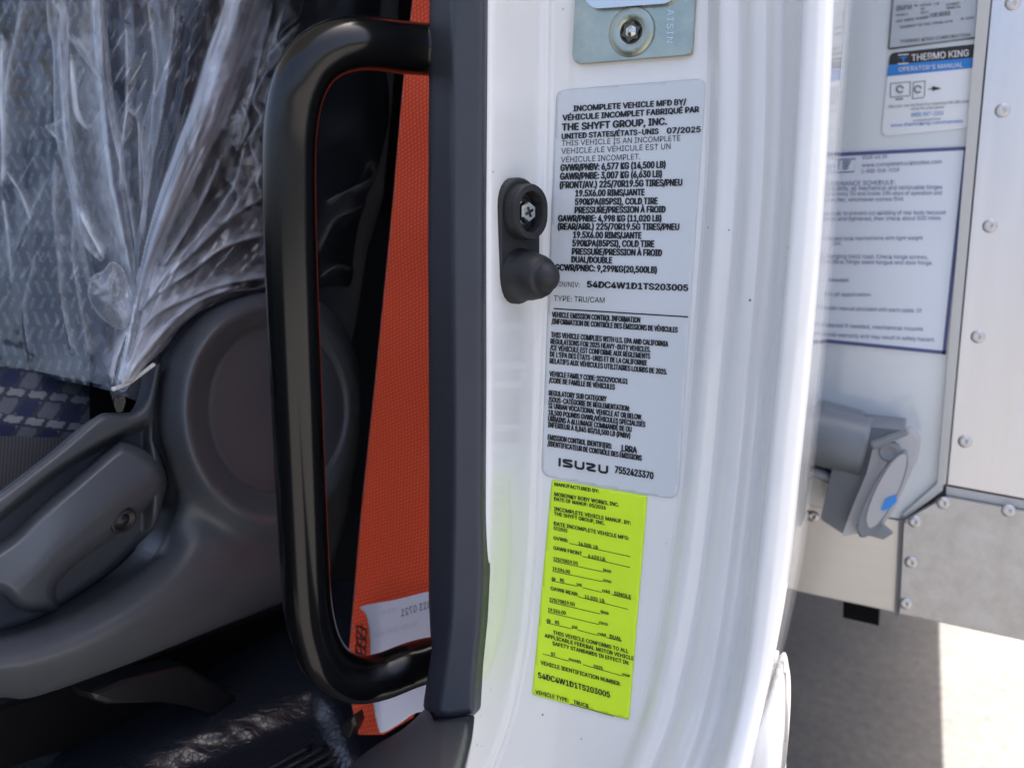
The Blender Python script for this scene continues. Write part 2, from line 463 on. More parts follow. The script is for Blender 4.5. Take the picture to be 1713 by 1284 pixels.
#==BODY==
# ================================================================== ground
def grid_ground():
    V = [(-60, -60, 0), (60, -60, 0), (60, 60, 0), (-60, 60, 0)]
    o = mesh_obj('ground', V, [(0, 1, 2, 3)], M['concrete'], None, False)
    tag(o, 'pale concrete yard under the truck, sunlit beyond its shadow', None, None, 'structure'); return o
grid_ground()

# ================================================================== cab: pillar, trims, shell
cab = thing('truck_cab', 'white truck cab with its door open, showing pillar, trims and dark interior', 'truck cab')
_yl = hermite([-700, -120, 150, 500, 800, 1000, 1180, 1284, 1400], [0.469, 0.4635, 0.460, 0.452, 0.443, 0.433, 0.418, 0.405, 0.388])
def YL(py): return _yl(py)
def pillar_surf(off):
    return lambda px, py: onY(np.asarray(px, float), np.asarray(py, float), YL(py) - off)

PYK = [-120, 300, 600, 800, 950, 1100, 1200, 1400]
cols = [  # pixel column at each PYK, depth offset
    ([780, 780, 780, 780, 778, 770, 752, 690], -0.058),
    ([800, 798, 798, 800, 796, 784, 766, 700], -0.058),
    ([826, 822, 822, 822, 817, 803, 783, 712], -0.054),
    ([897, 892, 886, 880, 873, 856, 833, 752], -0.008),
    ([911, 906, 898, 891, 884, 867, 845, 764], -0.0035),
    ([917, 912, 903, 896, 889, 872, 851, 770], -0.0040),
    ([921, 916, 907, 900, 893, 876, 855, 774], -0.0012),
    ([927, 921, 912, 905, 898, 881, 860, 780], 0.0),
    ([933, 927, 918, 911, 904, 887, 866, 786], 0.0),
    ([1183, 1175, 1153, 1135, 1113, 1087, 1063, 980], 0.0),
    ([1188, 1180, 1158, 1140, 1118, 1092, 1068, 985], 0.0),
    ([1194, 1187, 1165, 1147, 1126, 1100, 1076, 992], -0.0035),
    ([1201, 1195, 1173, 1155, 1136, 1109, 1085, 1001], -0.0105),
    ([1213, 1207, 1185, 1167, 1149, 1121, 1098, 1012], -0.0130),
    ([1228, 1222, 1200, 1182, 1164, 1137, 1113, 1026], -0.0110),
    ([1240, 1234, 1211, 1193, 1176, 1150, 1126, 1040], -0.0085),
    ([1248, 1241, 1218, 1200, 1183, 1158, 1134, 1049], -0.0150),
    ([1262, 1255, 1232, 1214, 1198, 1174, 1150, 1068], -0.0210),
    ([1280, 1272, 1249, 1231, 1214, 1192, 1169, 1093], -0.0225),
    ([1287, 1279, 1256, 1238, 1221, 1199, 1177, 1103], -0.0215),
    ([1294, 1285, 1262, 1244, 1227, 1206, 1184, 1112], -0.0165),
    ([1314, 1304, 1281, 1263, 1246, 1226, 1204, 1138], -0.0150),
    ([1326, 1313, 1290, 1272, 1256, 1236, 1215, 1152], -0.0205),
    ([1346, 1325, 1300, 1281, 1265, 1247, 1229, 1172], -0.0360),
    ([1354, 1331, 1306, 1287, 1271, 1253, 1236, 1182], -0.0385),
    ([1376, 1354, 1330, 1310, 1295, 1276, 1258, 1210], -0.0380),
    ([1396, 1379, 1355, 1335, 1319, 1294, 1272, 1228], -0.0330),
    ([1404, 1383, 1360, 1340, 1324, 1297, 1275, 1232], -0.0180),
    ([1432, 1401, 1378, 1357, 1338, 1306, 1283, 1244], 0.0700),
    ([1436, 1404, 1381, 1360, 1341, 1308, 1285, 1248], 0.3000),
]
def build_pillar():
    pys = np.arange(-690, 1391, 6.0)
    C = [(hermite([-700] + PYK, [c[0] + (c[0] - c[1]) * 580 / 420] + c)(pys), o * (0.72 if 10 <= n <= 21 else 1)) for n, (c, o) in enumerate(cols)]
    px = np.stack([c for c, o in C], 1); dy = np.tile(np.array([o for c, o in C]), (len(pys), 1))
    P0, D0 = px, dy; q = [P0[:, :1]]; r = [D0[:, :1]]                # keep the folds crisp: short rounding either side of each
    for i in range(P0.shape[1] - 1):
        g = P0[:, i+1:i+2] - P0[:, i:i+1]; w = np.clip(3.5 / np.maximum(g, 0.1), 0.02, 0.45)
        for ww in (w, 1 - w):
            q.append(P0[:, i:i+1] * (1-ww) + P0[:, i+1:i+2] * ww); r.append(D0[:, i:i+1] * (1-ww) + D0[:, i+1:i+2] * ww)
    q.append(P0[:, -1:]); r.append(D0[:, -1:])
    px = np.concatenate(q, 1); dy = np.concatenate(r, 1)
    for _ in range(2):                                      # round every fold of the sheet metal
        q = [px[:, :1]]; r = [dy[:, :1]]
        for i in range(px.shape[1] - 1):
            for w in (0.25, 0.75):
                q.append((px[:, i:i+1] * (1-w) + px[:, i+1:i+2] * w)); r.append((dy[:, i:i+1] * (1-w) + dy[:, i+1:i+2] * w))
        q.append(px[:, -1:]); r.append(dy[:, -1:])
        px = np.concatenate(q, 1); dy = np.concatenate(r, 1)
    PY = np.repeat(pys[:, None], px.shape[1], 1)
    V = onY(px, PY, YL(PY) + dy)
    R, K = px.shape; idx = np.arange(R * K).reshape(R, K)
    F = np.stack([idx[:-1, :-1], idx[1:, :-1], idx[1:, 1:], idx[:-1, 1:]], -1).reshape(-1, 4)
    o = mesh_obj('door_pillar', V.reshape(-1, 3), F, M['paint'], cab)
    tag(o, 'glossy white painted door pillar with folded flanges, carrying the labels')
build_pillar()

# lower cab corner behind the pillar
o = pxfield('corner_panel', catmull([(1306, 1103), (1316, 1130), (1319, 1165), (1317, 1220), (1311, 1290), (1304, 1345), (1215, 1345), (1222, 1290), (1230, 1236), (1246, 1196), (1272, 1150)], 6),
        lambda px, py, d: onY(px, py, 0.47 - 0.055 * dome(d, 34) - 0.02 * sstep(1110, 1284, py)), M['paint'], cab, 4, (0, 0.01, 0))
tag(o, 'bulging white lower corner panel of the cab')

# charcoal trim on the inner edge of the pillar
crease = hermite([-600, 400, 900, 1050, 1120, 1200], [757, 757, 757, 752, 744, 733])
def trim_pt(px, py, d):
    c = crease(py)
    y = YL(py) - 0.070 + np.where(px < c, (c - px) * 0.0007, (px - c) * 0.00012)
    y = y + 0.0025 * np.exp(-((px - c) / 2.2) ** 2) * 0.35
    y = y + 0.007 * (1 - dome(d, 13))
    return onY(px, py, y)
trim_out = [(722, -600), (716, 400), (718, 800), (717, 1000), (720, 1060), (723, 1084), (717, 1120), (709, 1170), (708, 1184),
            (733, 1199), (752, 1203), (794, 1196), (797, 1190), (801, 1120), (809, 1040), (813, 960), (811, 860), (812, 700), (812, 360), (820, -600)]
o = pxfield('pillar_trim', round_poly(trim_out, 5, 3), trim_pt, M['trim'], cab, 3.0, (0.0, 0.005, 0))
tag(o, 'charcoal grained plastic trim running down the inner pillar edge')
o = pxfield('sill_trim', round_poly([(707, 1188), (733, 1206), (785, 1205), (780, 1245), (768, 1290), (752, 1345), (520, 1345), (590, 1275), (628, 1248), (660, 1232), (690, 1206)], [6, 6, 5, 20, 10, 0, 0, 20, 20, 20, 20], 4),
        lambda px, py, d: onY(px, py, YL(py) - 0.064 + 0.0012 * np.maximum(0, 735 - px) * 0.6 - 0.0012 * (py - 1195) + 0.010 * (1 - dome(d, 16))), M['trim'], cab, 4, (0, 0.006, 0))
tag(o, 'charcoal grained sill trim below the pillar trim')
o = pxfield('trim_gap_shade', [(718, 1190), (786, 1190), (782, 1212), (730, 1212)], lambda px, py, d: onY(px, py, YL(py) - 0.0605), M['dark'], cab, 8)  # black sheet painting the shade in the gap between the trims

# shell of the cab: what keeps the interior in the dark
def box(name, lo, hi, mat, parent):
    bm = bmesh.new(); bmesh.ops.create_cube(bm, size=1)
    for v in bm.verts: v.co = Vector([lo[i] + (hi[i] - lo[i]) * (v.co[i] + 0.5) for i in range(3)])
    return bm_obj(name, bm, mat, parent)
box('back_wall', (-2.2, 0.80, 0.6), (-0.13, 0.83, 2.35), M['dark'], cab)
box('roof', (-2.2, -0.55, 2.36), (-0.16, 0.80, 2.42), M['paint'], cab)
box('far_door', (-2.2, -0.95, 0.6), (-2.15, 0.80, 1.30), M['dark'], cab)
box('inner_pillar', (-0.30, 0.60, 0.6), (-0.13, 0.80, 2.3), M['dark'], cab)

box('dashboard', (-2.1, -1.25, 0.6), (-0.22, -0.72, 1.25), M['trim'], cab)
# floor with a slope shaped to catch a sky highlight, and ribbed mat
L0, L1 = np.array([255.0, 1282.0]), np.array([500.0, 1180.0])
nrm = np.array([L1[1] - L0[1], -(L1[0] - L0[0])]); nrm = -nrm / np.linalg.norm(nrm)
def floor_pt(px, py, d):
    s = (px - L0[0]) * nrm[0] + (py - L0[1]) * nrm[1] + 5 * (vnoise(px / 26.0, py / 18.0, 91) - 0.5)
    u = (px - L0[0]) * 0.92 + (py - L0[1]) * -0.38
    fade = sstep(-90, 20, u) * (1 - 0.75 * sstep(270, 330, u))
    z = 0.90 - 0.0150 * fade * sstep(-38, 38, s) + 0.0002 * (vnoise(px / 14.0, py / 9.0, 93) - 0.5)
    return onZ(px, py, z)
o = pxfield('cab_floor', [(-80, 1000), (760, 960), (760, 1360), (-80, 1360)], floor_pt, M['mat'], cab, 4, None, None, 'XY')
tag(o, 'black leather-grained rubber floor with a glossy slope shaped to catch a highlight')
for k in range(8):
    x0 = 425 + k * 27
    P = np.array([(x0 + 95 * q, 1300 - 52 * q - 3*k*0) for q in np.linspace(0, 1, 9)])
    tube('floor_rib', onZ(P[:, 0], P[:, 1], 0.8865 + 0.0*P[:, 0]), 0.0022, M['mat'], cab, 8)

# grab handle
hp = [(742, 84, .432), (712, 83, .428), (668, 79, .416), (625, 74, .401), (588, 74, .388), (552, 84, .377), (522, 106, .369), (501, 142, .364),
      (489, 190, .362), (484, 260, .361), (486, 400, .360), (492, 560, .359), (498, 700, .358), (505, 850, .357), (512, 980, .356), (521, 1048, .357), (537, 1092, .360),
      (563, 1122, .367), (600, 1136, .377), (640, 1130, .389), (682, 1114, .402), (712, 1105, .412), (742, 1100, .420)]
HP = catmull(hp, 8, False)
grab = tube('grab_handle', onY(HP[:, 0], HP[:, 1], HP[:, 2]), 0.0140, M['handle'], cab, 32)
tag(grab, 'glossy black bent-tube grab handle standing off the pillar trim')

# door striker plate at the top of the pillar
ps = pillar_surf
def plane_poly(pts, off): 
    P = np.array(pts, float); return onY(P[:, 0], P[:, 1], YL(P[:, 1]) - off)
nY = (0, -1, 0)
plate = slab('striker_plate', plane_poly(round_poly([(972, -170), (961, 109), (1145, 94), (1160, 92), (1176, -186)], [0, 14, 0, 16, 0], 6), 0.0006), nY, 0.0040, M['zinc'], cab, 0.0012)
tag(plate, 'greenish passivated steel striker plate with one star bolt')
c0 = onY(np.array([1057.0]), np.array([54.0]), YL(np.array([54.0])) - 0.0046)[0]
b0 = lathe('striker_bolt', [(0.0128, 0), (0.0128, 0.0010), (0.0122, 0.0017), (0.0066, 0.0019), (0.0060, 0.0012), (0.0058, 0.0006)], c0, nY, M['zinc'], plate, 36)
star = [(0.0056 if k % 2 == 0 else 0.0040) for k in range(12)]
sk = [c0 + np.array([star[k] * math.cos(k * math.pi / 6 + 0.3), -0.0013, star[k] * math.sin(k * math.pi / 6 + 0.3)]) for k in range(12)]
slab('bolt_socket', sk, nY, 0.0007, simple('socket_shadow', (0.10, 0.10, 0.09), 0.3, metal=0.8), plate)
lathe('socket_core', [(0.0036, 0), (0.0030, 0.0004), (0.0012, 0.0012), (0.0005, 0.0013)], c0 + np.array([0, -0.0019, 0]), nY, M['steel'], plate, 6)
slab('striker_loop', plane_poly(round_poly([(980, -120), (980, 2), (996, 17), (1120, 8), (1136, -8), (1142, -130)], [0, 10, 14, 14, 10, 0], 5), 0.0046), nY, 0.0030, M['steel'], plate, 0.0018)
def rot_print(s, a, b_, cap, surf, mat, parent, **k):
    a = np.array(a, float); b_ = np.array(b_, float); V, F = text_geom(s, 0.012, 1.15)
    u = (b_ - a); q = a + V[:, :1] * u + V[:, 1:] * cap
    return mesh_obj('embossed_text', surf(q[:, 0], q[:, 1]), F, mat, parent, False)
V_, F_ = text_geom('AISIN', 0.0, 1.2)
q = np.array([[1117.0, 16.0]]) + V_[:, :1] * np.array([[-2.0, 56.0]]) + V_[:, 1:] * np.array([[11.0, 0.0]])
mesh_obj('embossed_text', onY(q[:, 0], q[:, 1], YL(q[:, 1]) - 0.0049), F_, M['steel'], plate, False)

# door switch on the outboard-facing strip
def build_switch():
    Pm = onY(np.array([861.0]), np.array([404.0]), YL(np.array([404.0])) - 0.030)[0]
    z0 = Pm[2]; y0 = Pm[1]; x0 = Pm[0]
    U = np.array([0.93, -0.36, 0.0]); U /= np.linalg.norm(U)      # outward from the strip
    T = np.array([-U[1], U[0], 0.0]); T = -T if T[1] < 0 else T   # along the strip, rearwards
    def P(a, h, z): return np.array([x0, y0, z0]) + T * a + U * h + np.array([0, 0, z])
    def stadium(w, zt, zb, n=12):
        out = []
        for k in range(n + 1):
            a = math.pi * k / n; out.append((w * math.cos(a), zt - w + w * math.sin(a)))
        for k in range(n + 1):
            a = math.pi + math.pi * k / n; out.append((w * math.cos(a), zb + w + w * math.sin(a)))
        return out
    def loft(name, secs, cap, mat, parent):
        V = []; n = len(secs[0][0])
        for pts, h in secs:
            for a, z in pts: V.append(P(a, h, z))
        F = [(i*n + k, i*n + (k+1) % n, (i+1)*n + (k+1) % n, (i+1)*n + k) for i in range(len(secs)-1) for k in range(n)]
        if cap: F.append(tuple((len(secs)-1)*n + k for k in range(n)))
        o = mesh_obj(name, V, F, mat, parent, False)
        return o
    S = stadium(0.0155, 0.0345, -0.0345)
    sw = loft('door_switch', [(S, -0.010), (S, 0.0035), (stadium(0.0148, 0.0338, -0.0338), 0.0046), (stadium(0.0140, 0.0325, -0.0325), 0.0050)], True, M['rubber'], cab)
    tag(sw, 'black rubber door switch with a hex bolt and conical plunger on the pillar')
    # ring round the bolt
    def ring(w, zt, zb, n=14): return stadium(w, zt, zb, n)
    outer = ring(0.0128, 0.0310, 0.0010); inner = ring(0.0086, 0.0268, 0.0052)
    n = len(outer); V = []
    for pts, h in ((outer, 0.0045), (outer, 0.0125), ([(a*.93, (z-.016)*.96+.016) for a, z in outer], 0.0138), ([(a*1.06, (z-.016)*1.04+.016) for a, z in inner], 0.0138), (inner, 0.0125), (inner, 0.0052)):
        for a, z in pts: V.append(P(a, h, z))
    F = [(i*n + k, i*n + (k+1) % n, (i+1)*n + (k+1) % n, (i+1)*n + k) for i in range(5) for k in range(n)]
    F.append(tuple(5*n + k for k in range(n)))
    mesh_obj('bolt_collar', V, F, M['rubber'], sw, False)
    c = P(0, 0.0052, 0.016)
    lathe('washer', [(0.0078, 0), (0.0078, 0.0012), (0.0074, 0.0016)], c, U, M['steel'], sw, 24)
    hb = lathe('hex_bolt', [(0.0058, 0.0016), (0.0058, 0.0056), (0.0050, 0.0064)], c, U, M['steel'], sw, 6)
    hb.data.polygons.foreach_set('use_smooth', [False] * len(hb.data.polygons))
    for a in (0.4, 0.4 + math.pi / 2):
        d = T * math.cos(a) + np.array([0, 0, 1]) * math.sin(a)
        tube('bolt_cross', [c + U * 0.0062 - d * 0.0028, c + U * 0.0062 + d * 0.0028], 0.0009, M['bracket'], sw, 6)
    # boot
    lathe('plunger_boot', [(0.0150, 0.004), (0.0150, 0.0058), (0.0139, 0.0070), (0.0136, 0.0100), (0.0131, 0.0150), (0.0121, 0.0195), (0.0108, 0.0226), (0.0100, 0.0235), (0.0083, 0.0237), (0.0081, 0.0252),
                           (0.0066, 0.0288), (0.0042, 0.0310), (0.0018, 0.0322)], P(0.0, 0, -0.0185), U, M['rubber'], sw, 32)
build_switch()

# ================================================================== labels on the pillar
def sheet(name, corners, r, surf, mat, parent=None, nu=24, nv=48):
    """A sticker: rounded quadrilateral laid on the pillar surface."""
    out = round_poly(corners, r, 6)
    return pxfield(name, out, lambda px, py, d: surf(px, py), mat, parent, 6, (0, 0.0003, 0), None, 'XZ')
lab = thing('data_label', 'tall pale grey vehicle data label with black print, above the yellow label', 'label')
sheet('label_sheet', [(931, 151), (1181, 131), (1134, 836), (905, 795)], [16, 16, 22, 16], ps(0.0005), M['label'], lab)
S1 = ps(0.0009)
def z1(u, v): return (880 + u / 5.35, 130 + v / 5.35)
def z2(u, v): return (880 + u / 5.35, 350 + v / 5.35)
def z3(u, v): return (880 + u / 5.35, 500 + v / 5.35)
def z4(u, v): return (880 + u / 5.35, 620 + v / 5.35)
def z5(u, v): return (880 + u / 5.35, 790 + v / 5.35)
def z6(u, v): return (860 + u / 5.35, 980 + v / 5.35)
B, LT, CB, TB = 0.085, 0.0, 0.08, 0.07
for zf, s, a, e, cap, bold in [
    (z1, 'INCOMPLETE VEHICLE MFD BY/', (425, 302), (1430, 240), 49, B), (z1, 'VÉHICULE INCOMPLET FABRIQUÉ PAR', (328, 385), (1545, 308), 50, B),
    (z1, 'THE SHYFT GROUP, INC.', (322, 475), (1258, 420), 61, B), (z1, 'UNITED STATES/ÉTATS-UNIS', (320, 550), (1183, 502), 47, B),
    (z1, '07/2025', (1262, 500), (1560, 487), 50, B),
    (z1, 'THIS VEHICLE IS AN INCOMPLETE', (318, 612), (1380, 565), 49, LT), (z1, 'VEHICLE./LE VÉHICULE EST UN', (315, 682), (1292, 638), 50, LT),
    (z1, 'VÉHICULE INCOMPLET.', (312, 760), (1022, 730), 50, LT),
    (z1, 'GVWR/PNBV: 6,577 KG (14,500 LB)', (310, 835), (1245, 805), 58, CB), (z1, 'GAWR/PNBE: 3,007 KG (6,630 LB)', (307, 912), (1212, 888), 58, CB),
    (z1, '(FRONT/AV.) 225/70R19.5G TIRES/PNEU', (304, 990), (1395, 965), 58, CB), (z1, '19.5X6.00 RIMS/JANTE', (443, 1062), (1058, 1052), 56, CB),
    (z1, '590KPA(85PSI), COLD TIRE', (440, 1138), (1175, 1130), 56, CB), (z1, 'PRESSURE/PRESSION À FROID', (437, 1212), (1245, 1205), 56, CB),
    (z2, 'GAWR/PNBE: 4,998 KG (11,020 LB)', (290, 110), (1208, 108), 56, CB), (z2, '(REAR/ARR.) 225/70R19.5G TIRES/PNEU', (287, 182), (1368, 185), 56, CB),
    (z2, '19.5X6.00 RIMS/JANTE', (423, 256), (1030, 262), 56, CB), (z2, '590KPA(85PSI), COLD TIRE', (417, 330), (1145, 337), 56, CB),
    (z2, 'PRESSURE/PRESSION À FROID', (413, 405), (1213, 417), 56, CB), (z2, 'DUAL/DOUBLE', (408, 475), (768, 483), 54, CB),
    (z2, 'GCWR/PNBC: 9,299KG(20,500LB)', (262, 547), (1167, 570), 56, CB),
    (z2, 'VIN/NIV:', (258, 690), (478, 697), 44, LT), (z2, '54DC4W1D1TS203005', (548, 697), (1447, 730), 54, 0.09), (z2, 'TYPE: TRU/CAM', (248, 820), (702, 838), 49, LT),
    (z3, 'VEHICLE EMISSION CONTROL INFORMATION', (233, 162), (1020, 212), 47, TB), (z3, '/INFORMATION DE CONTRÔLE DES ÉMISSIONS DE VÉHICULES', (230, 222), (1355, 300), 47, TB),
    (z3, 'THIS VEHICLE COMPLIES WITH U.S. EPA AND CALIFORNIA', (224, 342), (1270, 425), 47, TB), (z3, 'REGULATIONS FOR 2025 HEAVY-DUTY VEHICLES.', (220, 400), (1112, 475), 46, TB),
    (z3, '/CE VÉHICULE EST CONFORME AUX RÈGLEMENTS', (217, 457), (1108, 535), 46, TB), (z3, "DE L'EPA DES ÉTATS-UNIS ET DE LA CALIFORNIE", (215, 515), (1080, 595), 46, TB),
    (z3, 'RELATIFS AUX VÉHICULES UTILITAIRES LOURDS DE 2025.', (213, 575), (1260, 675), 46, TB),
    (z3, 'VEHICLE FAMILY CODE: SSZX2VOCVLG1', (210, 690), (908, 760), 46, TB), (z3, '/CODE DE FAMILLE DE VÉHICULES', (207, 748), (793, 810), 46, TB),
    (z3, 'REGULATORY SUB CATEGORY', (204, 862), (718, 917), 46, TB), (z3, '/SOUS-CATÉGORIE DE RÉGLEMENTATION:', (202, 920), (925, 1003), 46, TB),
    (z3, 'SI URBAN VOCATIONAL VEHICLE AT OR BELOW', (201, 975), (1030, 1080), 46, TB), (z3, '18,500 POUNDS GVWR./VÉHICULES SPÉCIALISÉS', (200, 1035), (1065, 1145), 46, TB),
    (z3, 'URBAINS À ALLUMAGE COMMANDÉ DE OU', (198, 1090), (942, 1190), 46, TB), (z3, 'INFÉRIEUR À 8,845 KG/18,500 LB (PNBV)', (196, 1145), (930, 1247), 46, TB),
    (z4, 'EMISSION CONTROL IDENTIFIERS:', (195, 615), (765, 697), 46, TB), (z4, 'LRRA', (857, 718), (990, 738), 56, TB),
    (z4, '/IDENTIFICATEUR DE CONTRÔLE DES ÉMISSIONS', (193, 672), (1033, 803), 46, TB), (z4, '7552423370', (797, 912), (1137, 968), 60, TB)]:
    print_line(s, zf(*a), zf(*e), cap / 5.35, S1, M['ink'], lab, bold, 1.0, 0.03)
print_rule(z2(247, 883), z2(1450, 957), 2.1, S1, M['ink'], lab)
# wide squared lettering at the foot of the label
def wide_letter(polys, a, e, cap):
    a = np.array(a, float); e = np.array(e, float); V = []; F = []
    for poly in polys:
        n0 = len(V)
        for x, y in poly: V.append(a + (e - a) * x + np.array([0.03, -1]) * cap * y)
        m = len(poly) // 2                       # strip: left side then right side reversed
        for k in range(m - 1): F.append((n0 + k, n0 + k + 1, n0 + 2*m - 2 - k, n0 + 2*m - 1 - k))
    V = np.array(V); return mesh_obj('logo_letter', S1(V[:, 0], V[:, 1]), F, M['ink'], lab, False)
def stroke(pts, w, asp):                       # polyline of constant width in letter space, asp = width/height of the unit box
    P = np.array(pts, float); Q = P * np.array([asp, 1]); L = []; R = []
    for i in range(len(Q)):
        d0 = Q[i] - Q[i-1] if i else Q[1] - Q[0]; d1 = Q[i+1] - Q[i] if i < len(Q) - 1 else d0
        n0 = np.array([-d0[1], d0[0]]) / np.linalg.norm(d0); n1 = np.array([-d1[1], d1[0]]) / np.linalg.norm(d1)
        n = n0 + n1; n /= max(np.linalg.norm(n), 1e-6); k = w / 2 / max(0.5, n @ n0)
        L.append((Q[i] + n * k) / np.array([asp, 1])); R.append((Q[i] - n * k) / np.array([asp, 1]))
    return [tuple(p) for p in L] + [tuple(p) for p in reversed(R)]
ASP, WW = 442 / 74, 0.27
hz = WW / 2
for pts in ([(0.025, 0), (0.025, 1)],
            [(0.275, 1-hz), (0.125, 1-hz), (0.105, 0.78), (0.115, 0.60), (0.25, 0.42), (0.27, 0.3), (0.25, hz), (0.09, hz)],
            [(0.345, 1), (0.345, 0.3), (0.375, hz), (0.47, hz), (0.50, 0.3), (0.50, 1)],
            [(0.555, 1-hz), (0.70, 1-hz), (0.72, 0.78), (0.70, 0.62), (0.59, 0.36), (0.585, 0.25), (0.61, hz), (0.75, hz)],
            [(0.82, 1), (0.82, 0.3), (0.85, hz), (0.945, hz), (0.975, 0.3), (0.975, 1)]):
    wide_letter([stroke(pts, WW, ASP)], z4(288, 852), z4(735, 925), 74 / 5.35)

yel = thing('body_builder_label', 'fluorescent yellow-green paper label with black serif print, low on the pillar', 'label')
sheet('label_paper', [(923, 802), (1083, 829), (1052, 1203), (890, 1161)], 3, ps(0.0007), M['yellow'], yel)
S2 = ps(0.0011)
YB = 0.05
for zf, s, a, e, cap in [
    (z5, 'MANUFACTURED BY:', (255, 118), (652, 182), 32), (z5, 'MORONKY BODY WORKS, INC.', (255, 208), (830, 305), 33), (z5, 'DATE OF MANUF: 05/2026', (253, 250), (713, 332), 32),
    (z5, 'INCOMPLETE VEHICLE MANUF. BY:', (252, 338), (937, 468), 33), (z5, 'THE SHYFT GROUP, INC.', (251, 380), (705, 470), 32), (z5, 'DATE INCOMPLETE VEHICLE MFG:', (250, 470), (920, 605), 33),
    (z5, '07/2025', (248, 512), (368, 535), 30), (z5, 'GVWR:', (247, 600), (375, 625), 32), (z5, '14,500  LB', (470, 648), (642, 685), 30), (z5, 'GAWR FRONT', (246, 688), (500, 742), 32),
    (z5, '6,630 LB.', (557, 758), (715, 793), 30), (z5, '225/70R19.5G', (245, 784), (463, 828), 30), (z5, 'tires', (692, 885), (762, 898), 30), (z5, '19.5X6.00', (238, 872), (393, 903), 30),
    (z5, 'rims', (690, 975), (762, 988), 28), (z5, '@', (230, 960), (262, 968), 28), (z5, '85', (305, 974), (340, 983), 30), (z5, 'psi', (455, 1010), (498, 1020), 28), (z5, 'cold', (682, 1067), (748, 1082), 30),
    (z5, 'SINGLE', (790, 1092), (940, 1128), 31), (z5, 'GAWR REAR:', (222, 1050), (466, 1105), 32), (z5, '11,020  LB.', (527, 1122), (708, 1165), 30), (z6, '225/70R19.5G', (318, 132), (543, 178), 31),
    (z6, 'tires', (775, 240), (846, 255), 30), (z6, '19.5X6.00', (305, 223), (462, 255), 31), (z6, 'rims', (762, 337), (838, 352), 28), (z6, '@', (292, 316), (325, 326), 28), (z6, '85', (367, 333), (403, 342), 30),
    (z6, 'psi', (520, 372), (565, 383), 28), (z6, 'cold', (750, 436), (820, 452), 30), (z6, 'DUAL', (857, 462), (962, 488), 32), (z6, 'THIS VEHICLE CONFORMS TO ALL', (350, 427), (1022, 598), 33),
    (z6, 'APPLICABLE FEDERAL MOTOR VEHICLE', (275, 455), (1072, 663), 33), (z6, 'SAFETY STANDARDS IN EFFECT IN:', (345, 525), (1028, 703), 33), (z6, '07', (332, 617), (368, 627), 30),
    (z6, 'month', (492, 664), (597, 692), 29), (z6, '2025', (712, 730), (792, 750), 30), (z6, 'year', (967, 795), (1040, 813), 26), (z6, 'VEHICLE IDENTIFICATION NUMBER:', (240, 698), (950, 890), 35),
    (z6, '54DC4W1D1TS203005', (218, 818), (857, 995), 50), (z6, 'VEHICLE TYPE:', (193, 960), (488, 1037), 34), (z6, 'TRUCK', (533, 1050), (668, 1086), 33)]:
    print_line(s, zf(*a), zf(*e), cap / 5.35, S2, M['ink'], yel, YB, 1.0, -0.05)
for zf, a, e in [(z5, (387, 630), (933, 750)), (z5, (500, 747), (930, 846)), (z5, (245, 790), (690, 886)), (z5, (238, 880), (685, 973)), (z5, (230, 966), (450, 1012)), (z5, (500, 1025), (678, 1069)),
                 (z5, (762, 1087), (940, 1133)), (z5, (466, 1108), (912, 1220)), (z6, (318, 138), (770, 245)), (z6, (303, 230), (760, 340)), (z6, (290, 324), (515, 378)), (z6, (567, 388), (748, 437)),
                 (z6, (825, 455), (962, 490)), (z6, (255, 601), (490, 667)), (z6, (615, 698), (965, 798)), (z6, (500, 1050), (893, 1160))]:
    print_rule(zf(*a), zf(*e), 1.0, S2, M['ink'], yel)

# ================================================================== seat belt
belt = thing('seat_belt', 'orange-red woven seat belt hanging behind the black grab handle', 'seat belt')
bl = hermite([-500, 0, 125, 360, 660, 870, 1020, 1110, 1160, 1228], [738, 690, 676, 655, 625, 603, 590, 583, 585, 600])
_by = hermite([-500, 500, 900, 1020, 1100, 1170, 1240], [0.572, 0.560, 0.556, 0.538, 0.508, 0.480, 0.462])
def belt_pt(px, py, d): return onY(px, py, _by(py) + 0.003 * np.cos((px - 600) / 40.0) + 0.0015 * np.sin(py / 35.0))
pl = [(float(bl(y)), y) for y in np.linspace(-500, 1228, 50)] + [(642, 1228), (690, 1200), (735, 1000), (768, 500), (820, -500)]
pxfield('webbing', pl, belt_pt, M['belt'], belt, 5, (0, 0.0016, 0), None, 'XZ')
stitch_m = simple('black_thread', (0.02, 0.018, 0.02), 0.7)
for (x0, y0, x1, y1) in [(598, 1045, 596, 1105), (606, 1042, 603, 1108), (613, 1050, 611, 1106), (598, 1045, 612, 1052), (597, 1065, 612, 1070), (597, 1078, 612, 1082), (596, 1090, 611, 1095), (598, 1054, 612, 1068), (598, 1072, 611, 1086), (596, 1086, 610, 1104)]:
    n = 7
    P = np.array([(x0 + (x1-x0)*k/n + (1.4 if k % 2 else -1.4), y0 + (y1-y0)*k/n) for k in range(n + 1)])
    tube('stitching', belt_pt(P[:, 0], P[:, 1], 0) + np.array([0, -0.0006, 0]), 0.0006, stitch_m, belt, 5)
def tag_pt(px, py, d=0):
    lift = 0.008 + 0.010 * np.sin(np.clip((py - 1000) / 220, 0, 1) * math.pi)
    return onY(px, py, _by(py) - 0.005 - lift * sstep(600, 640, px))
tg = pxfield('care_tag', catmull([(604, 1014), (660, 1003), (722, 988), (760, 985), (760, 1180), (700, 1190), (668, 1210), (640, 1225), (632, 1215), (624, 1175), (618, 1120), (619, 1080), (616, 1045), (611, 1025)], 4), tag_pt, M['tag'], belt, 4, (0, 0.0005, 0))
tag(tg, 'white fabric tag sewn to the belt foot, printed date seen in reverse')
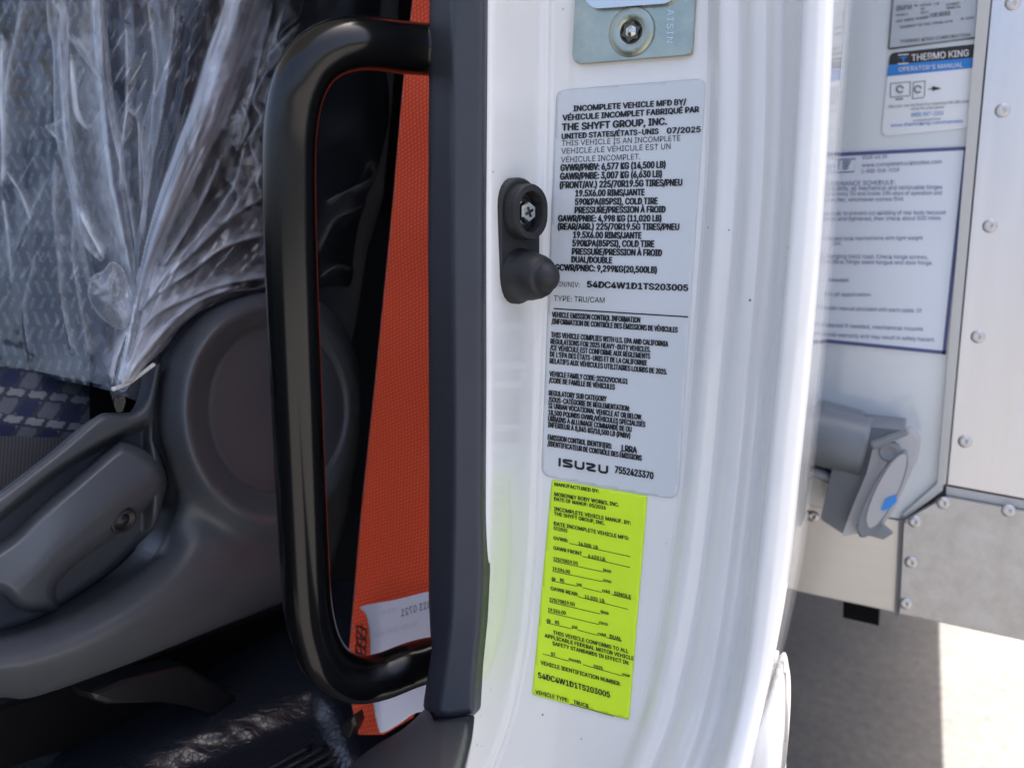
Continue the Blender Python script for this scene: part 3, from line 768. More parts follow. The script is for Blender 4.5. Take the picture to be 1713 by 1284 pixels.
tsurf = lambda px, py: tag_pt(px, py) + np.array([0, -0.0007, 0])
def mirrored(s, a, e, cap, mat, bold=0.0):
    V, F = text_geom(s, bold, 1.05); a = np.array(a, float); e = np.array(e, float)
    q = a + (1 - V[:, :1]) * (e - a) + V[:, 1:] * np.array([[0, -cap]])
    mesh_obj('text_line', tsurf(q[:, 0], q[:, 1]), F, mat, tg, False)
mirrored('2023 0721', (672, 1030), (728, 1013), 12, M['ink'], 0.0)
faint = simple('faint_print', (0.50, 0.50, 0.58), 0.7)
mirrored('MFG. NO', (636, 1028), (664, 1020), 6, faint); mirrored('TEIJIN SEAT BELT', (624, 1066), (700, 1044), 7, faint)
slab('belt_anchor', onY(np.array([588, 606, 610, 600, 585.]), np.array([1196, 1184, 1200, 1222, 1216.]), 0.462), nY, 0.012, M['bracket'], belt, 0.002)
# ================================================================== seat
seat = thing('driver_seat', 'dark cab seat with blue patterned fabric and grey plastic side shield', 'seat')
XS = -0.50
Zc = float(onX(np.array([185.0]), np.array([640.0]), -0.52)[0][2])
def t_front(px, py, Y0=0.405, k=0.29):
    d = rays(px, py); return (Y0 + k * (CAM[2] - Zc)) / (d[..., 1] - k * d[..., 2])
def t_side(px, py, X): d = rays(px, py); return X / d[..., 0]
def smax(a, b, k): h = np.clip(0.5 + 0.5 * (a - b) / k, 0, 1); return b * (1 - h) + a * h + k * h * (1 - h)
def t_body(px, py):
    return smax(t_front(px, py), t_side(px, py, XS), 0.035)
def lump(px, py):                      # padding swell of the backrest
    return 0.010 * np.sin(px / 70.0 + 0.6) * np.cos(py / 160.0) + 0.004 * np.sin(py / 45.0 + px / 60.0)
def back_pt(px, py, d):
    t = t_body(px, py) + lump(px, py) * 0.5 + 0.06 * (1 - dome(d, 46)) * sstep(420, 560, px)
    return onT(px, py, t)
def lin(a, b, y): return a[0] + (b[0] - a[0]) * (y - a[1]) / (b[1] - a[1])
def weave_back(px, py, d):
    n = len(px); c = np.zeros((n, 3))
    base = np.array([0.030, 0.043, 0.056]); lt = np.array([0.18, 0.21, 0.235])
    # slanted dashes set in zigzag rows
    u = px + 6 * np.sin(py / 90.0); row = np.floor(py / 26.0); col = np.floor((u + 9 * (row % 2)) / 17.0)
    fu = (u + 9 * (row % 2)) / 17.0 - col - 0.5; fv = py / 26.0 - row - 0.5
    sgn = np.where((row % 2) == 0, 1.0, -1.0)
    rnd = vnoise(col * 3.7, row * 2.9, 61); s = np.abs(fu - sgn * fv * (0.25 + 0.5 * rnd)); dash = (s < 0.10 + 0.09 * rnd) & (np.abs(fv) < 0.28 + 0.16 * rnd)
    c[:] = base; c[dash] = lt
    # second panel: broad diagonal bars on navy
    e1 = np.interp(py, [0, 640], [172, 150]); e2 = np.interp(py, [0, 640], [243, 215]); e3 = np.interp(py, [0, 640], [300, 262])
    q = ((px * 0.8 + py * 1.0) / 46.0) % 1.0; q2 = ((px * 1.0 - py * 0.6) / 38.0) % 1.0
    bar = ((q < 0.42) & (q2 < 0.62))
    mB = (px > e1) & (px < e2); c[mB] = (0.018, 0.022, 0.050); c[mB & bar] = (0.105, 0.115, 0.145)
    mC = (px >= e2) & (px < e3); rib = 0.5 + 0.5 * np.sin(py / 1.05 + px * 0.12)
    c[mC] = np.array([0.085, 0.085, 0.098]) * (0.65 + 0.5 * rib[mC, None])
    mD = px >= e3; c[mD] = (0.026, 0.028, 0.042)
    return {'weave': c}
o = pxfield('backrest', round_poly([(-70, -260), (690, -260), (655, 180), (640, 330), (612, 420), (600, 500), (575, 640), (300, 700), (190, 655), (150, 645), (60, 628), (-70, 606)], 10, 4), back_pt, M['fabric'], seat, 2.6, (-0.02, 0.03, 0), weave_back)
tag(o, 'backrest in blue dashed fabric with plain navy side, under clear film')

# cushion: tumbling blocks on the roll, ribbed cloth below
def hexweave(px, py, d):
    n = len(px); c = np.zeros((n, 3))
    x = px * 0.86 + py * 0.10; y = py - 0.12 * px
    A = 62.0; u = x / A; v = y / 46.0
    row = np.floor(v); uu = u + 0.5 * (row % 2); col = np.floor(uu); fu = uu - col; fv = v - row
    sl = fv - 0.62 * (fu - 0.5) * np.where(fu < 0.5, -1, 1) * 1.0
    knit = 0.82 + 0.30 * (np.sin(px * 1.5) * np.sin(py * 1.5 + px * 0.4) > 0)
    c[:] = (0.030, 0.034, 0.055)
    top = (fv < 0.36); left = (fv >= 0.36) & (fu < 0.5); right = (fv >= 0.36) & (fu >= 0.5)
    skew = np.abs(((fu + 0.35 * fv) % 0.5) - 0.25)
    c[top & (skew > 0.06)] = (0.19, 0.205, 0.225)
    c[left & (skew > 0.05)] = (0.095, 0.105, 0.13)
    c[right & (skew > 0.07)] = np.array([0.014, 0.020, 0.065])
    edge = (np.abs(fv - 0.36) < 0.05) | (fv < 0.05); c[edge] = (0.028, 0.03, 0.05)
    c = c * knit[:, None]
    low = py > np.interp(px, [-60, 0, 115, 200], [726, 729, 732, 740])
    ribs = 0.5 + 0.5 * np.sin(px / 0.95 + py * 0.08)
    c[low] = np.array([0.085, 0.082, 0.092]) * (0.45 + 0.75 * ribs[low, None])
    return {'weave': c}
def cushion_pt(px, py, d):
    X = -0.545 - 0.035 * (1 - sstep(610, 720, py)) - 0.0 * px
    return onX(px, py, X)
o = pxfield('cushion', [(-70, 596), (0, 610), (60, 622), (130, 640), (190, 654), (196, 700), (150, 745), (60, 830), (-70, 910)], cushion_pt, M['fabric'], seat, 2.2, (-0.05, 0.0, -0.01), hexweave)
tag(o, 'seat cushion in navy and white block-pattern knit with ribbed grey side')

# side shield of the seat: swollen collar round a flat recliner boss, sweeping into a long rounded foot
BX, BY = 462.0, 684.0
def boss_r(px, py): return np.sqrt(((px - BX) / 112.0) ** 2 + ((py - BY) / 138.0) ** 2)
shield_out = catmull([(452, 486), (400, 496), (350, 519), (312, 553), (286, 592), (271, 632), (265, 684), (267, 730), (281, 778), (296, 830), (282, 872), (258, 925), (215, 968), (160, 1004), (100, 1034), (40, 1055), (-20, 1070), (-70, 1085),
                      (-70, 1178), (0, 1166), (40, 1168), (90, 1155), (196, 1117), (280, 1084), (364, 1050), (476, 1005), (540, 975), (570, 900), (592, 800), (606, 700), (603, 620), (575, 545), (520, 497)], 5)
def shield_pt(px, py, d):
    r = boss_r(px, py)
    h = 0.030 * dome(d, 62) - 0.030
    ring = np.exp(-((r - 1.34) / 0.20) ** 2)
    h = h + 0.016 * ring * dome(d, 40)
    h = h - 0.0035 * sstep(1.06, 0.99, r) * 1.0 + 0.0 * r
    h = h - 0.0030 * np.exp(-((r - 1.03) / 0.035) ** 2)
    # long foot: crowned along its length
    ax = hermite([-70, 100, 250, 400, 620], [1112, 1085, 1015, 930, 800])(px)
    h = h + 0.016 * np.exp(-((py - ax) / 55.0) ** 2) * sstep(480, 200, px)
    h = h - 0.010 * np.exp(-((py - ax + 95) / 45.0) ** 2) * sstep(420, 260, px)
    return onX(px, py, XS + 0.035 + h)
o = pxfield('side_shield', shield_out, shield_pt, M['shield'], seat, 3.0, (-0.02, 0.0, 0.0))
tag(o, 'dark grey moulded plastic side shield with a round recliner boss')
# valance above the lever
val = round_poly([(-70, 872), (0, 824), (98, 749), (150, 704), (170, 690), (222, 690), (243, 672), (251, 646), (258, 606), (272, 606), (262, 660), (256, 735), (282, 800), (262, 880), (180, 960), (60, 1040), (-70, 1080)], [0, 10, 20, 14, 8, 18, 14, 8, 2, 4, 10, 10, 20, 20, 30, 30, 0], 5)
def val_pt(px, py, d):
    w = hermite([-70, 0, 100, 190, 250], [912, 858, 780, 728, 700])(px)
    return onX(px, py, XS + 0.012 + 0.012 * dome(d, 14) - 0.020 * sstep(-4, 14, py - w) * sstep(262, 236, px))
o = pxfield('seat_valance', val, val_pt, M['shield'], seat, 3.0, (-0.012, 0, -0.006))
tag(o, 'dark grey plastic valance along the cushion, recessed behind the lever')
# recliner lever
lev = catmull([(-60, 985), (-62, 955), (-30, 925), (17, 893), (56, 854), (120, 800), (188, 742), (208, 736), (240, 749), (268, 773), (280, 797), (279, 818), (262, 838), (200, 893), (140, 936), (108, 964), (95, 985), (100, 1020), (62, 1026), (28, 1016), (0, 992)], 5)
def lev_pt(px, py, d):
    ridge = hermite([-80, 40, 110, 190, 270, 320], [1060, 978, 905, 838, 780, 745])(px)    # crest between upper and lower faces
    s = py - ridge
    sp = np.sqrt(s * s + 14.0 ** 2)
    h = 0.036 * dome(d, 22) - 0.00018 * sp - 0.00007 * s
    return onX(px, py, XS + 0.006 + h)
o = pxfield('recliner_lever', lev, lev_pt, M['lever'], seat, 3.0, (-0.03, 0, 0))
tag(o, 'rounded dark grey recliner lever on the side of the seat')
sp = onX(np.array([203.0]), np.array([868.0]), XS + 0.030)[0]
lathe('lever_screw', [(0.009, 0), (0.009, 0.003), (0.0075, 0.0035), (0.006, 0.001), (0.0045, 0.001), (0.0042, 0.0026), (0.001, 0.003)], sp, (1, -0.1, -0.25), M['bracket'], o, 20)
# black sheet as shade in the gap by the recliner, steel frame below
o = pxfield('recliner_gap_shade', [(150, 590), (300, 560), (330, 640), (320, 860), (240, 880), (150, 720)], lambda px, py, d: onX(px, py, XS - 0.035), M['dark'], seat, 10)
slab('seat_bracket', onX(*np.array([(118, 1147), (170, 1125), (272, 1102), (288, 1104), (365, 1150), (369, 1160), (330, 1186), (288, 1161), (235, 1162), (150, 1167), (128, 1160)], float).T, -0.515), (1, 0, 0), 0.020, M['bracket'], seat, 0.004)
slab('seat_rail', onX(*np.array([(-70, 1200), (85, 1150), (280, 1080), (500, 1000), (500, 1120), (420, 1112), (380, 1105), (375, 1150), (260, 1215), (262, 1190), (-70, 1300)], float).T, -0.565), (1, 0, 0), 0.010, M['dark'], seat)
lathe('floor_plug', [(0.011, 0), (0.011, 0.002), (0.006, 0.004)], onZ(np.array([411.0]), np.array([1103.0]), 0.902)[0], (0, 0, 1), M['tag'], seat, 20)

# ================================================================== clear film over the backrest
G = np.array([197.0, 652.0])
def fold_noise(q, seed, f0, f1, n):
    r = np.random.default_rng(seed); out = np.zeros_like(q)
    for _ in range(n):
        f = f0 * (f1 / f0) ** r.random(); out += np.sin(q * f + r.random() * 6.28) / (f / f0) ** 0.55
    return out / math.sqrt(n)
def film_coords(px, py):
    dx, dy = px - G[0], G[1] - py
    r = np.sqrt(dx*dx + dy*dy) + 1; th = np.arctan2(dx, np.maximum(dy, 1.0))
    lf = sstep(235, 120, px)
    q = th * (1 - lf) + lf * (dx / 560.0 + 0.08 * np.sin(py / 130.0))
    return r, th, q, lf
def tri(u): return np.abs(u - np.floor(u) - 0.5) * 2
PXM = 4.4e-4
FR = np.random.default_rng(77)
RADF = [(k, FR.random(), FR.random() * 9) for k in (6.0, 10.5, 15.0, 23.0, 34.0)]          # pleats running to the gathered neck
ISO = [(FR.uniform(-0.9, 0.9) + (0.5 if n % 2 else -0.3), 10 ** FR.uniform(1.15, 1.75), FR.random() * 9) for n in range(9)]   # crumples
def film_waves(px, py, seed):
    """Pleats and crumples of the sheet: height in metres, and how near each point is to a sharp crest."""
    r, th, q, lf = film_coords(px, py); rm = np.maximum(r, 60) * PXM
    w1 = vnoise(px / 70, py / 90, seed + 1) - 0.5; w2 = vnoise(px / 24, py / 40, seed + 2) - 0.5
    h = np.zeros_like(px); crest = np.zeros_like(px)
    for n, (k, ph, z) in enumerate(RADF):
        u = q * k + ph + seed * 0.37 + w1 * 0.9 + w2 * 0.22
        lam = r / k
        amp = (1 - 0.55 * lf) * 0.30 * rm / k * (0.35 + 1.1 * vnoise(px / 60 + z, py / 110, seed + 5 + n))
        h += amp * tri(u)
        d = np.abs(u - np.round(u)) * np.maximum(lam, 3)
        crest += np.exp(-(d / 1.7) ** 2) * sstep(0.50, 0.78, vnoise(px / 26 + z, py / 70 + z, seed + 15 + n)) * (0.9 if n > 1 else 0.6) * (1 - lf * (0.35 if n < 3 else 0.92))
    zone = 0.30 + 0.9 * np.exp(-(((px - 400) / 90) ** 2 + ((py - 240) / 200) ** 2)) + 0.12 * lf
    for n, (a, lam, z) in enumerate(ISO):
        u = (px * math.cos(a) + py * math.sin(a)) / lam + 0.9 * w1 + 0.35 * w2 + z + seed * 0.21
        m = sstep(0.42, 0.75, vnoise(px / 45 + z, py / 55 - z, seed + 30 + n))
        h += 0.20 * lam * PXM * tri(u) * m * zone
        d = np.abs(u - np.round(u)) * lam
        crest += 0.55 * np.exp(-(d / 1.5) ** 2) * m * zone * sstep(0.45, 0.70, vnoise(px / 15 - z, py / 15, seed + 50 + n))
    return h, crest
FOLDS = [  # path of each fold, how far it fades, painted highlight at its crest, side it fades to
    ([(86, -60), (88, 0), (100, 25), (99, 84), (105, 168), (109, 235), (122, 320), (139, 404), (168, 437)], 13, 0.34, 1), ([(100, -60), (112, 40), (112, 160), (124, 260)], 5, 0.14, -1),
    ([(165, -60), (166, 0), (170, 63), (172, 139), (179, 219), (189, 303), (202, 370), (214, 429), (223, 484), (221, 540)], 20, 0.40, -1), ([(172, 139), (190, 230), (214, 330), (226, 420)], 4, 0.30, 1),
    ([(122, 63), (147, 97), (168, 135)], 10, 0.34, 1), ([(118, 92), (120, 139), (126, 189), (143, 214), (151, 210)], 4, 0.50, 1), ([(124, 130), (129, 180), (140, 205)], 3, 0.40, -1),
    ([(78, 212), (90, 227), (101, 238)], 4, 0.50, 1), ([(78, 212), (100, 203), (108, 190)], 3, 0.35, 1), ([(2, 60), (1, 177), (4, 252), (3, 311)], 6, 0.50, 1), ([(13, 290), (34, 324), (50, 366)], 3, 0.38, 1),
    ([(84, 294), (50, 362), (25, 420)], 4, 0.14, -1), ([(210, 40), (212, 147), (210, 189), (202, 252), (200, 320)], 7, 0.26, 1), ([(200, 260), (212, 191), (222, 192), (231, 206), (233, 273), (235, 345)], 4, 0.24, 1),
    ([(130, 349), (143, 378), (166, 420), (172, 433)], 6, 0.50, 1), ([(4, 328), (13, 399), (19, 471)], 3, 0.40, 1), ([(93, 269), (90, 336), (97, 420), (103, 505), (120, 590)], 9, 0.18, 1),
    ([(40, -60), (30, 40), (14, 110), (8, 180)], 6, 0.20, 1), ([(128, 340), (120, 420), (135, 520), (150, 600)], 8, 0.16, 1), ([(60, 430), (40, 520), (50, 600)], 7, 0.10, 1),
    ([(250, 20), (258, 120), (250, 240), (240, 330), (232, 420), (226, 500)], 8, 0.20, 1), ([(292, 0), (286, 90), (270, 200), (252, 300), (240, 400)], 6, 0.22, -1), ([(300, 60), (276, 120), (256, 170)], 3, 0.30, 1),
    ([(446, 391), (378, 412), (320, 454), (269, 488), (235, 517), (214, 560)], 10, 0.62, -1), ([(437, 332), (378, 370), (320, 425), (273, 471), (236, 520)], 12, 0.46, -1),
    ([(500, 452), (446, 463), (378, 475), (320, 496), (269, 521), (232, 556)], 14, 0.66, -1), ([(349, 235), (320, 294), (290, 362), (261, 425), (238, 490)], 8, 0.60, 1), ([(372, 260), (342, 330), (306, 396), (270, 450)], 8, 0.44, -1),
    ([(410, 240), (392, 310), (350, 372), (300, 430), (250, 490)], 7, 0.40, 1), ([(398, 480), (330, 505), (284, 545), (246, 590), (216, 630)], 12, 0.72, -1), ([(262, 440), (240, 520), (222, 590), (204, 640)], 12, 0.70, 1),
    ([(300, 440), (262, 505), (232, 570), (206, 640)], 9, 0.64, 1), ([(232, 450), (222, 520), (208, 590), (196, 645)], 10, 0.60, 1), ([(224, 478), (216, 540), (196, 600), (188, 640)], 8, 0.44, -1), ([(340, 500), (286, 535), (244, 580), (210, 640)], 7, 0.66, 1),
    ([(455, 10), (430, 120), (412, 190), (396, 250)], 6, 0.50, -1), ([(480, 0), (462, 60), (470, 90), (440, 130)], 5, 0.40, -1), ([(440, 130), (424, 170), (436, 200), (410, 240)], 4, 0.46, 1), ([(444, 180), (420, 240), (430, 280), (404, 330)], 4, 0.44, 1),
    ([(402, 170), (416, 210), (398, 250)], 4, 0.45, -1), ([(452, 250), (430, 300), (440, 330)], 4, 0.34, 1), ([(380, 300), (400, 330), (372, 380)], 5, 0.36, 1), ([(448, 95), (470, 70), (500, 40)], 4, 0.30, 1),
    ([(540, 340), (580, 320), (620, 300), (632, 272)], 9, 0.12, 1), ([(535, 420), (560, 370), (600, 350), (625, 335)], 8, 0.11, -1), ([(606, 292), (622, 270), (628, 290)], 4, 0.22, 1), ([(530, 470), (560, 445), (592, 450)], 7, 0.12, 1)]
BL = hermite([-260, 25, 97, 181, 252, 320, 391, 475, 540, 600], [440, 370, 345, 320, 294, 269, 248, 229, 216, 205])
BR = hermite([-260, 0, 63, 139, 210, 269, 336, 399, 454, 600], [520, 446, 425, 399, 370, 336, 303, 273, 250, 212])
_fcache = {}
def folds(px, py):
    """Sum over the traced folds: sharp on one side of the crest, fading on the other."""
    key = (len(px), float(px[0]), float(py[-1]))
    if key in _fcache: return _fcache[key]
    Q = np.c_[px, py]; out = np.zeros_like(px); hgt = np.zeros_like(px)
    for n, (path, w, a, side) in enumerate(FOLDS):
        C = catmull(path, 6, False); best = np.full(len(Q), 1e9); sg = np.zeros(len(Q)); along = np.zeros(len(Q)); L = 0.0
        for A_, B_ in zip(C[:-1], C[1:]):
            e = B_ - A_; ll = np.linalg.norm(e); t_ = np.clip(((Q - A_) @ e) / (ll * ll), 0, 1); P_ = A_ + t_[:, None] * e
            dd = np.linalg.norm(Q - P_, axis=1); m_ = dd < best; best[m_] = dd[m_]
            cr_ = -(e[0] * (Q[:, 1] - A_[1]) - e[1] * (Q[:, 0] - A_[0])); sg[m_] = np.sign(cr_)[m_]; along[m_] = (L + t_ * ll)[m_]; L += ll
        if path[-1][1] < path[0][1]: sg = -sg                     # so that +1 always fades to the right of the fold
        ends = sstep(0, 14, along) * sstep(L, L - 14, along) + 0.0
        ends = np.maximum(ends, (best < 3) * 0.4)
        s_ = sg * side * best
        sh = np.where(s_ > 0, np.exp(-s_ / w), np.exp(-(s_ / 1.6) ** 2)) * ends
        rough_ = 0.55 + 0.75 * vnoise(along / 16.0 + 5 * n, best / 5.0 + n, 200 + n)
        out += a * sh * rough_; hgt += 0.0045 * sh * min(1.0, w / 10)
    _fcache.clear(); _fcache[key] = (out, hgt); return out, hgt
def bundle(px, py):
    l, r_ = BL(py), BR(py); f = (px - l) / np.maximum(r_ - l, 12)
    return f, sstep(-0.06, 0.03, f) * sstep(1.25, 0.85, f) * sstep(640, 560, py)
def film_h(px, py, seed):
    h, c = film_waves(px, py, seed); right = sstep(430, 560, px)
    r, th, q, lf = film_coords(px, py); fo, fh = folds(px, py); f, bn = bundle(px, py)
    return h * 0.42 * (1 - 0.5 * right) + fh + 0.011 * bn * np.sin(math.pi * np.clip(f, 0, 1))
def make_film_pt(seed, lift):
    def f(px, py, d):
        t = t_body(px, py) + lump(px, py) * 0.5 + 0.055 * (1 - dome(d, 46)) * sstep(480, 600, px)
        r, th, q, lf = film_coords(px, py)
        return onT(px, py, t - lift - 0.026 * np.exp(-(r / 130.0) ** 2) - film_h(px, py, seed))
    return f
def make_film_haze_glint(seed, k):
    """Milkiness of the film, densest where folds stack several layers."""
    def g(px, py, d):
        r, th, q, lf = film_coords(px, py); fo, fh = folds(px, py); f, bn = bundle(px, py)
        soft = vnoise(px / 34.0, py / 70.0, seed + 70)
        st = vnoise(f * 9.0, py / 120.0, seed + 71) * 0.6 + vnoise(f * 21.0, py / 70.0, seed + 74) * 0.4         # layers and painted bright streaks inside the bundle
        h = 0.020 + 0.025 * lf * sstep(0.35, 0.8, soft) + 0.03 * sstep(0.5, 0.8, soft)
        h = h + bn * (0.42 + 0.70 * sstep(0.26, 0.66, st)) + 1.45 * fo  # sky glints on bundle and folds painted in as extra whiteness
        zc = np.exp(-(((px - 425) / 45.0) ** 2 + ((py - 230) / 170.0) ** 2))
        cr = vnoise(px / 15.0 + 0.9 * vnoise(px / 9.0, py / 9.0, 41), py / 18.0, 43); h = h + zc * (0.05 + 0.42 * sstep(0.50, 0.60, cr) * (0.5 + 0.8 * soft))
        sc1 = vnoise((px * 0.50 - py * 0.866) / 42.0, (px * 0.866 + py * 0.50) / 3.4, 21)                       # short slanting highlights on creases, painted in
        h = h + 0.60 * sstep(0.80, 0.95, sc1) * np.exp(-(((px - 265) / 85) ** 2 + ((py - 110) / 120) ** 2)) + 0.22 * sstep(0.86, 0.97, sc1) * lf
        rt = sstep(455, 545, px - 0.10 * (py - 200))
        h = h * (1 - 0.45 * rt * (fo < 0.05)) * k
        return {'haze_glint': np.clip(h, 0.010, 0.97)}
    return g
film_out = catmull([(-70, -250), (200, -250), (480, -250), (664, -250), (650, -60), (644, 60), (652, 180), (636, 275), (622, 330), (600, 410), (590, 480), (555, 487), (452, 486), (392, 497), (340, 518), (303, 545), (278, 580), (240, 615), (214, 650), (208, 682), (196, 690), (186, 664), (178, 646), (120, 634), (60, 620), (0, 610), (-70, 600)], 4)
film = pxfield('plastic_cover', film_out, make_film_pt(3, 0.014), M['film'], None, 2.0, None, make_film_haze_glint(3, 1.0))
tag(film, 'crumpled clear plastic film over the seat backrest, gathered at its lower corner', 'plastic cover')
# a second, looser layer of the bag over the corner of the backrest
lay = catmull([(250, -70), (420, -70), (500, -70), (505, 20), (470, 60), (486, 110), (455, 170), (470, 250), (440, 300), (462, 360), (452, 470), (385, 490), (320, 524), (262, 585), (220, 640), (205, 655), (192, 640), (205, 590), (225, 520), (222, 430), (240, 330), (236, 220), (262, 110)], 5)
pxfield('film_fold', lay, make_film_pt(9, 0.024), M['film'], film, 2.4, None, lambda px, py, d: {'haze_glint': 0.012 + 0.10 * sstep(5, 0, d) + 0.06 * sstep(0.6, 0.8, vnoise(px / 12.0, py / 30.0, 88))})
# loose bag of film standing off the seat beside the gathered neck
def bag_pt(px, py, d): return onT(px, py, t_body(px, py) - 0.022 - 0.030 * dome(d, 40) - 0.004 * (vnoise(px/13, py/13, 12) - 0.5) * 2)
def bag_haze(px, py, d): return {'haze_glint': 0.14 + 0.20 * vnoise(px/10, py/16, 13) + 0.30 * (d < 4)}
o = pxfield('film_fold', catmull([(172, 452), (186, 437), (206, 448), (222, 490), (224, 525), (212, 552), (190, 548), (162, 525), (146, 492), (154, 462)], 5), bag_pt, M['film'], film, 2.4, None, bag_haze)
ribs_px = [[(82, -60), (88, 40), (97, 90), (103, 220), (120, 300), (134, 400), (150, 480)], [(160, -60), (168, 60), (176, 140), (186, 220), (200, 330), (216, 430), (224, 520)], [(112, 55), (150, 105), (178, 150)]]
for k, pts in enumerate(ribs_px):                       # flat pleats standing off the front panel
    C = catmull(pts, 10, False); w = [11, 15, 8][k]; V = []; H = []; F = []
    for i, (x, y) in enumerate(C):
        tt = i / (len(C) - 1); ww = w * (0.35 + 0.65 * math.sin(math.pi * min(1, tt * 0.9 + 0.08))) * (1 + 0.12 * math.sin(i * 0.23))
        for j, off in enumerate((-1, -0.85, -0.2, 0.5, 0.9, 1)):
            V.append(onT(np.array([x + off * ww]), np.array([y + 0.3 * off * ww]), t_body(np.array([x]), np.array([y])) - 0.026 - [0.0, 0.003, 0.006, 0.007, 0.004, 0.0][j])[0])
            H.append([0.10, 0.06, 0.05 + 0.05 * math.sin(i * 0.4) ** 2, 0.09, 0.22, 0.50][j])
        if i:
            for j in range(5): F.append(((i-1)*6 + j, i*6 + j, i*6 + j + 1, (i-1)*6 + j + 1))
    mesh_obj('film_fold', V, F, M['film'], film, True, None, {'haze_glint': np.array(H)})
# white cord that ties the film to the seat
P = np.array([(188, 651), (215, 640), (240, 622), (258, 609)], float); P = catmull(P, 5, False)
o = tube('tie_cord', onX(P[:, 0], P[:, 1], np.linspace(-0.475, -0.472, len(P))), 0.0014, M['cord'], None, 8)
tag(o, 'short white elastic cord tying the plastic film to the seat side', 'cord')

# ================================================================== refrigerated box behind the cab
YBX = 0.85
bx = thing('truck_box', 'refrigerated truck body front with white panel and riveted aluminium plates behind the cab', 'truck body')
def YP(pts, Y): P = np.array(pts, float); return onY(P[:, 0], P[:, 1], Y)
o = slab('front_panel', YP([(1000, -700), (1724, -700), (1652, 0), (1577, 820), (1512, 868), (1000, 800)], YBX), (0, 1, 0), 0.02, M['gel'], bx)
tag(o, 'glossy pale blue-white front panel of the truck body')
slab('edge_moulding', YP([(1709, -700), (1731, -700), (1657, 0), (1644, 130), (1582, 806), (1513, 861), (1509, 857), (1570, 806), (1636, 0)], YBX - 0.0005), nY, 0.006, M['edging'], bx, 0.001)
ap = slab('aluminium_plate', YP([(1734, -700), (2100, -700), (2024, 890), (1584, 808), (1660, 0)], YBX - 0.001), nY, 0.004, M['alu'], bx, 0.001)
tag(ap, 'brushed aluminium corner plate, upper, with a line of rivets')
lp = slab('aluminium_plate', YP(round_poly([(1513, 868), (1583, 828), (2022, 908), (2005, 1130), (1503, 1022)], [4, 4, 0, 0, 0], 3), YBX - 0.004), nY, 0.006, M['alu_dull'], bx, 0.0015)
tag(lp, 'dull weathered aluminium lower plate at the truck body corner')
sp_ = slab('sealant_line', YP([(1583, 812), (2022, 892), (2021, 906), (1583, 826)], YBX - 0.0005), nY, 0.002, M['edging'], bx)
ll = slab('aluminium_plate', YP([(1200, 810), (1512, 869), (1501, 1022), (1200, 958)], YBX + 0.004), nY, 0.004, M['alu_low'], bx, 0.001)
tag(ll, 'satin aluminium strip under the white front panel')
slab('corner_seam', YP([(1504, 866), (1513, 868), (1503, 1030), (1496, 1028)], YBX - 0.004), nY, 0.003, M['seal'], bx)
def rivet_mesh():
    prof = [(0.0060, 0), (0.0058, 0.0006), (0.0047, 0.0015), (0.0033, 0.0020), (0.0021, 0.0021), (0.0017, 0.0015)]
    o = lathe('rivet', prof, (0, 0, 0), nY, M['rivet'], None, 16)
    o.data.materials.append(M['rivet_core'])
    for p in o.data.polygons:
        if len(p.vertices) > 4 and p.center.y < -0.002: p.material_index = 1
    me = o.data; bpy.data.objects.remove(o); return me
RM = rivet_mesh()
def rivets(pts, Y, parent):
    for p in pts:
        o = bpy.data.objects.new('rivet', RM); COL.objects.link(o); o.parent = parent
        o.location = Vector(onY(np.array([p[0]], float), np.array([p[1]], float), Y)[0])
rivets([(1712, -180), (1694, 5), (1677, 185), (1656, 378), (1636, 563), (1614, 738)], YBX - 0.005, ap)
rivets([(1800, 874), (1910, 894), (1578, 841), (1687, 854), (1530, 872), (1524, 940), (1515, 1009)], YBX - 0.010, lp)
rivets([(1360, 863)], YBX + 0.000, ll)
# walls and underside of the box: these cast the truck's shadow
box('side_wall', (0.21, YBX + 0.03, 0.875), (0.25, 7.0, 3.3), M['gel'], bx)
box('box_floor', (-2.1, YBX + 0.03, 0.97), (0.205, 7.0, 1.05), M['seal'], bx)
box('upper_front', (-2.1, YBX + 0.024, 1.06), (0.205, YBX + 0.06, 3.28), M['gel'], bx)
box('box_roof', (-2.1, YBX + 0.03, 3.305), (0.25, 7.0, 3.35), M['gel'], bx)
box('frame_rail', (-1.5, -1.0, 0.45), (-0.75, 7.0, 0.80), M['dark'], bx)
slab('rubber_block', YP([(1411, 1000), (1471, 1016), (1470, 1046), (1410, 1032)], 0.875), (0, 1, 0), 0.05, M['dark'], bx, 0)

# shore-power inlet
inl = slab('power_inlet', YP(round_poly([(1405, 735), (1442, 712), (1516, 720), (1470, 810), (1412, 894), (1372, 868), (1388, 800)], 6, 3), 0.795), (0, 1, 0), 0.052, M['inlet'], bx, 0)
tag(inl, 'grey plastic power inlet with a hinged round lid on the front panel')
slab('inlet_conduit', YP(round_poly([(1310, 672), (1378, 684), (1446, 702), (1440, 745), (1402, 800), (1310, 775)], 10, 3), 0.812), (0, 1, 0), 0.036, M['inlet'], inl, 0)
tube('conduit_barrel', YP(catmull([(1300, 716), (1370, 730), (1450, 748)], 6, False), 0.806), 0.027, M['inlet'], inl, 24)
tube('conduit_bead', YP(catmull([(1330, 780), (1380, 796), (1412, 818)], 6, False), 0.806), 0.005, M['inlet_lid'], inl, 10)
def face_pt(px, py): return onY(px, py, 0.782 + 0.0002 * (px - 1460))
fp = np.array(round_poly([(1462, 742), (1522, 716), (1536, 738), (1531, 770), (1520, 792), (1490, 858), (1470, 886), (1408, 897), (1425, 850), (1450, 790)], 5, 3), float)
slab('inlet_face', face_pt(fp[:, 0], fp[:, 1]), (0.2, 1, 0), 0.012, M['inlet_lid'], inl, 0)
lidp = []
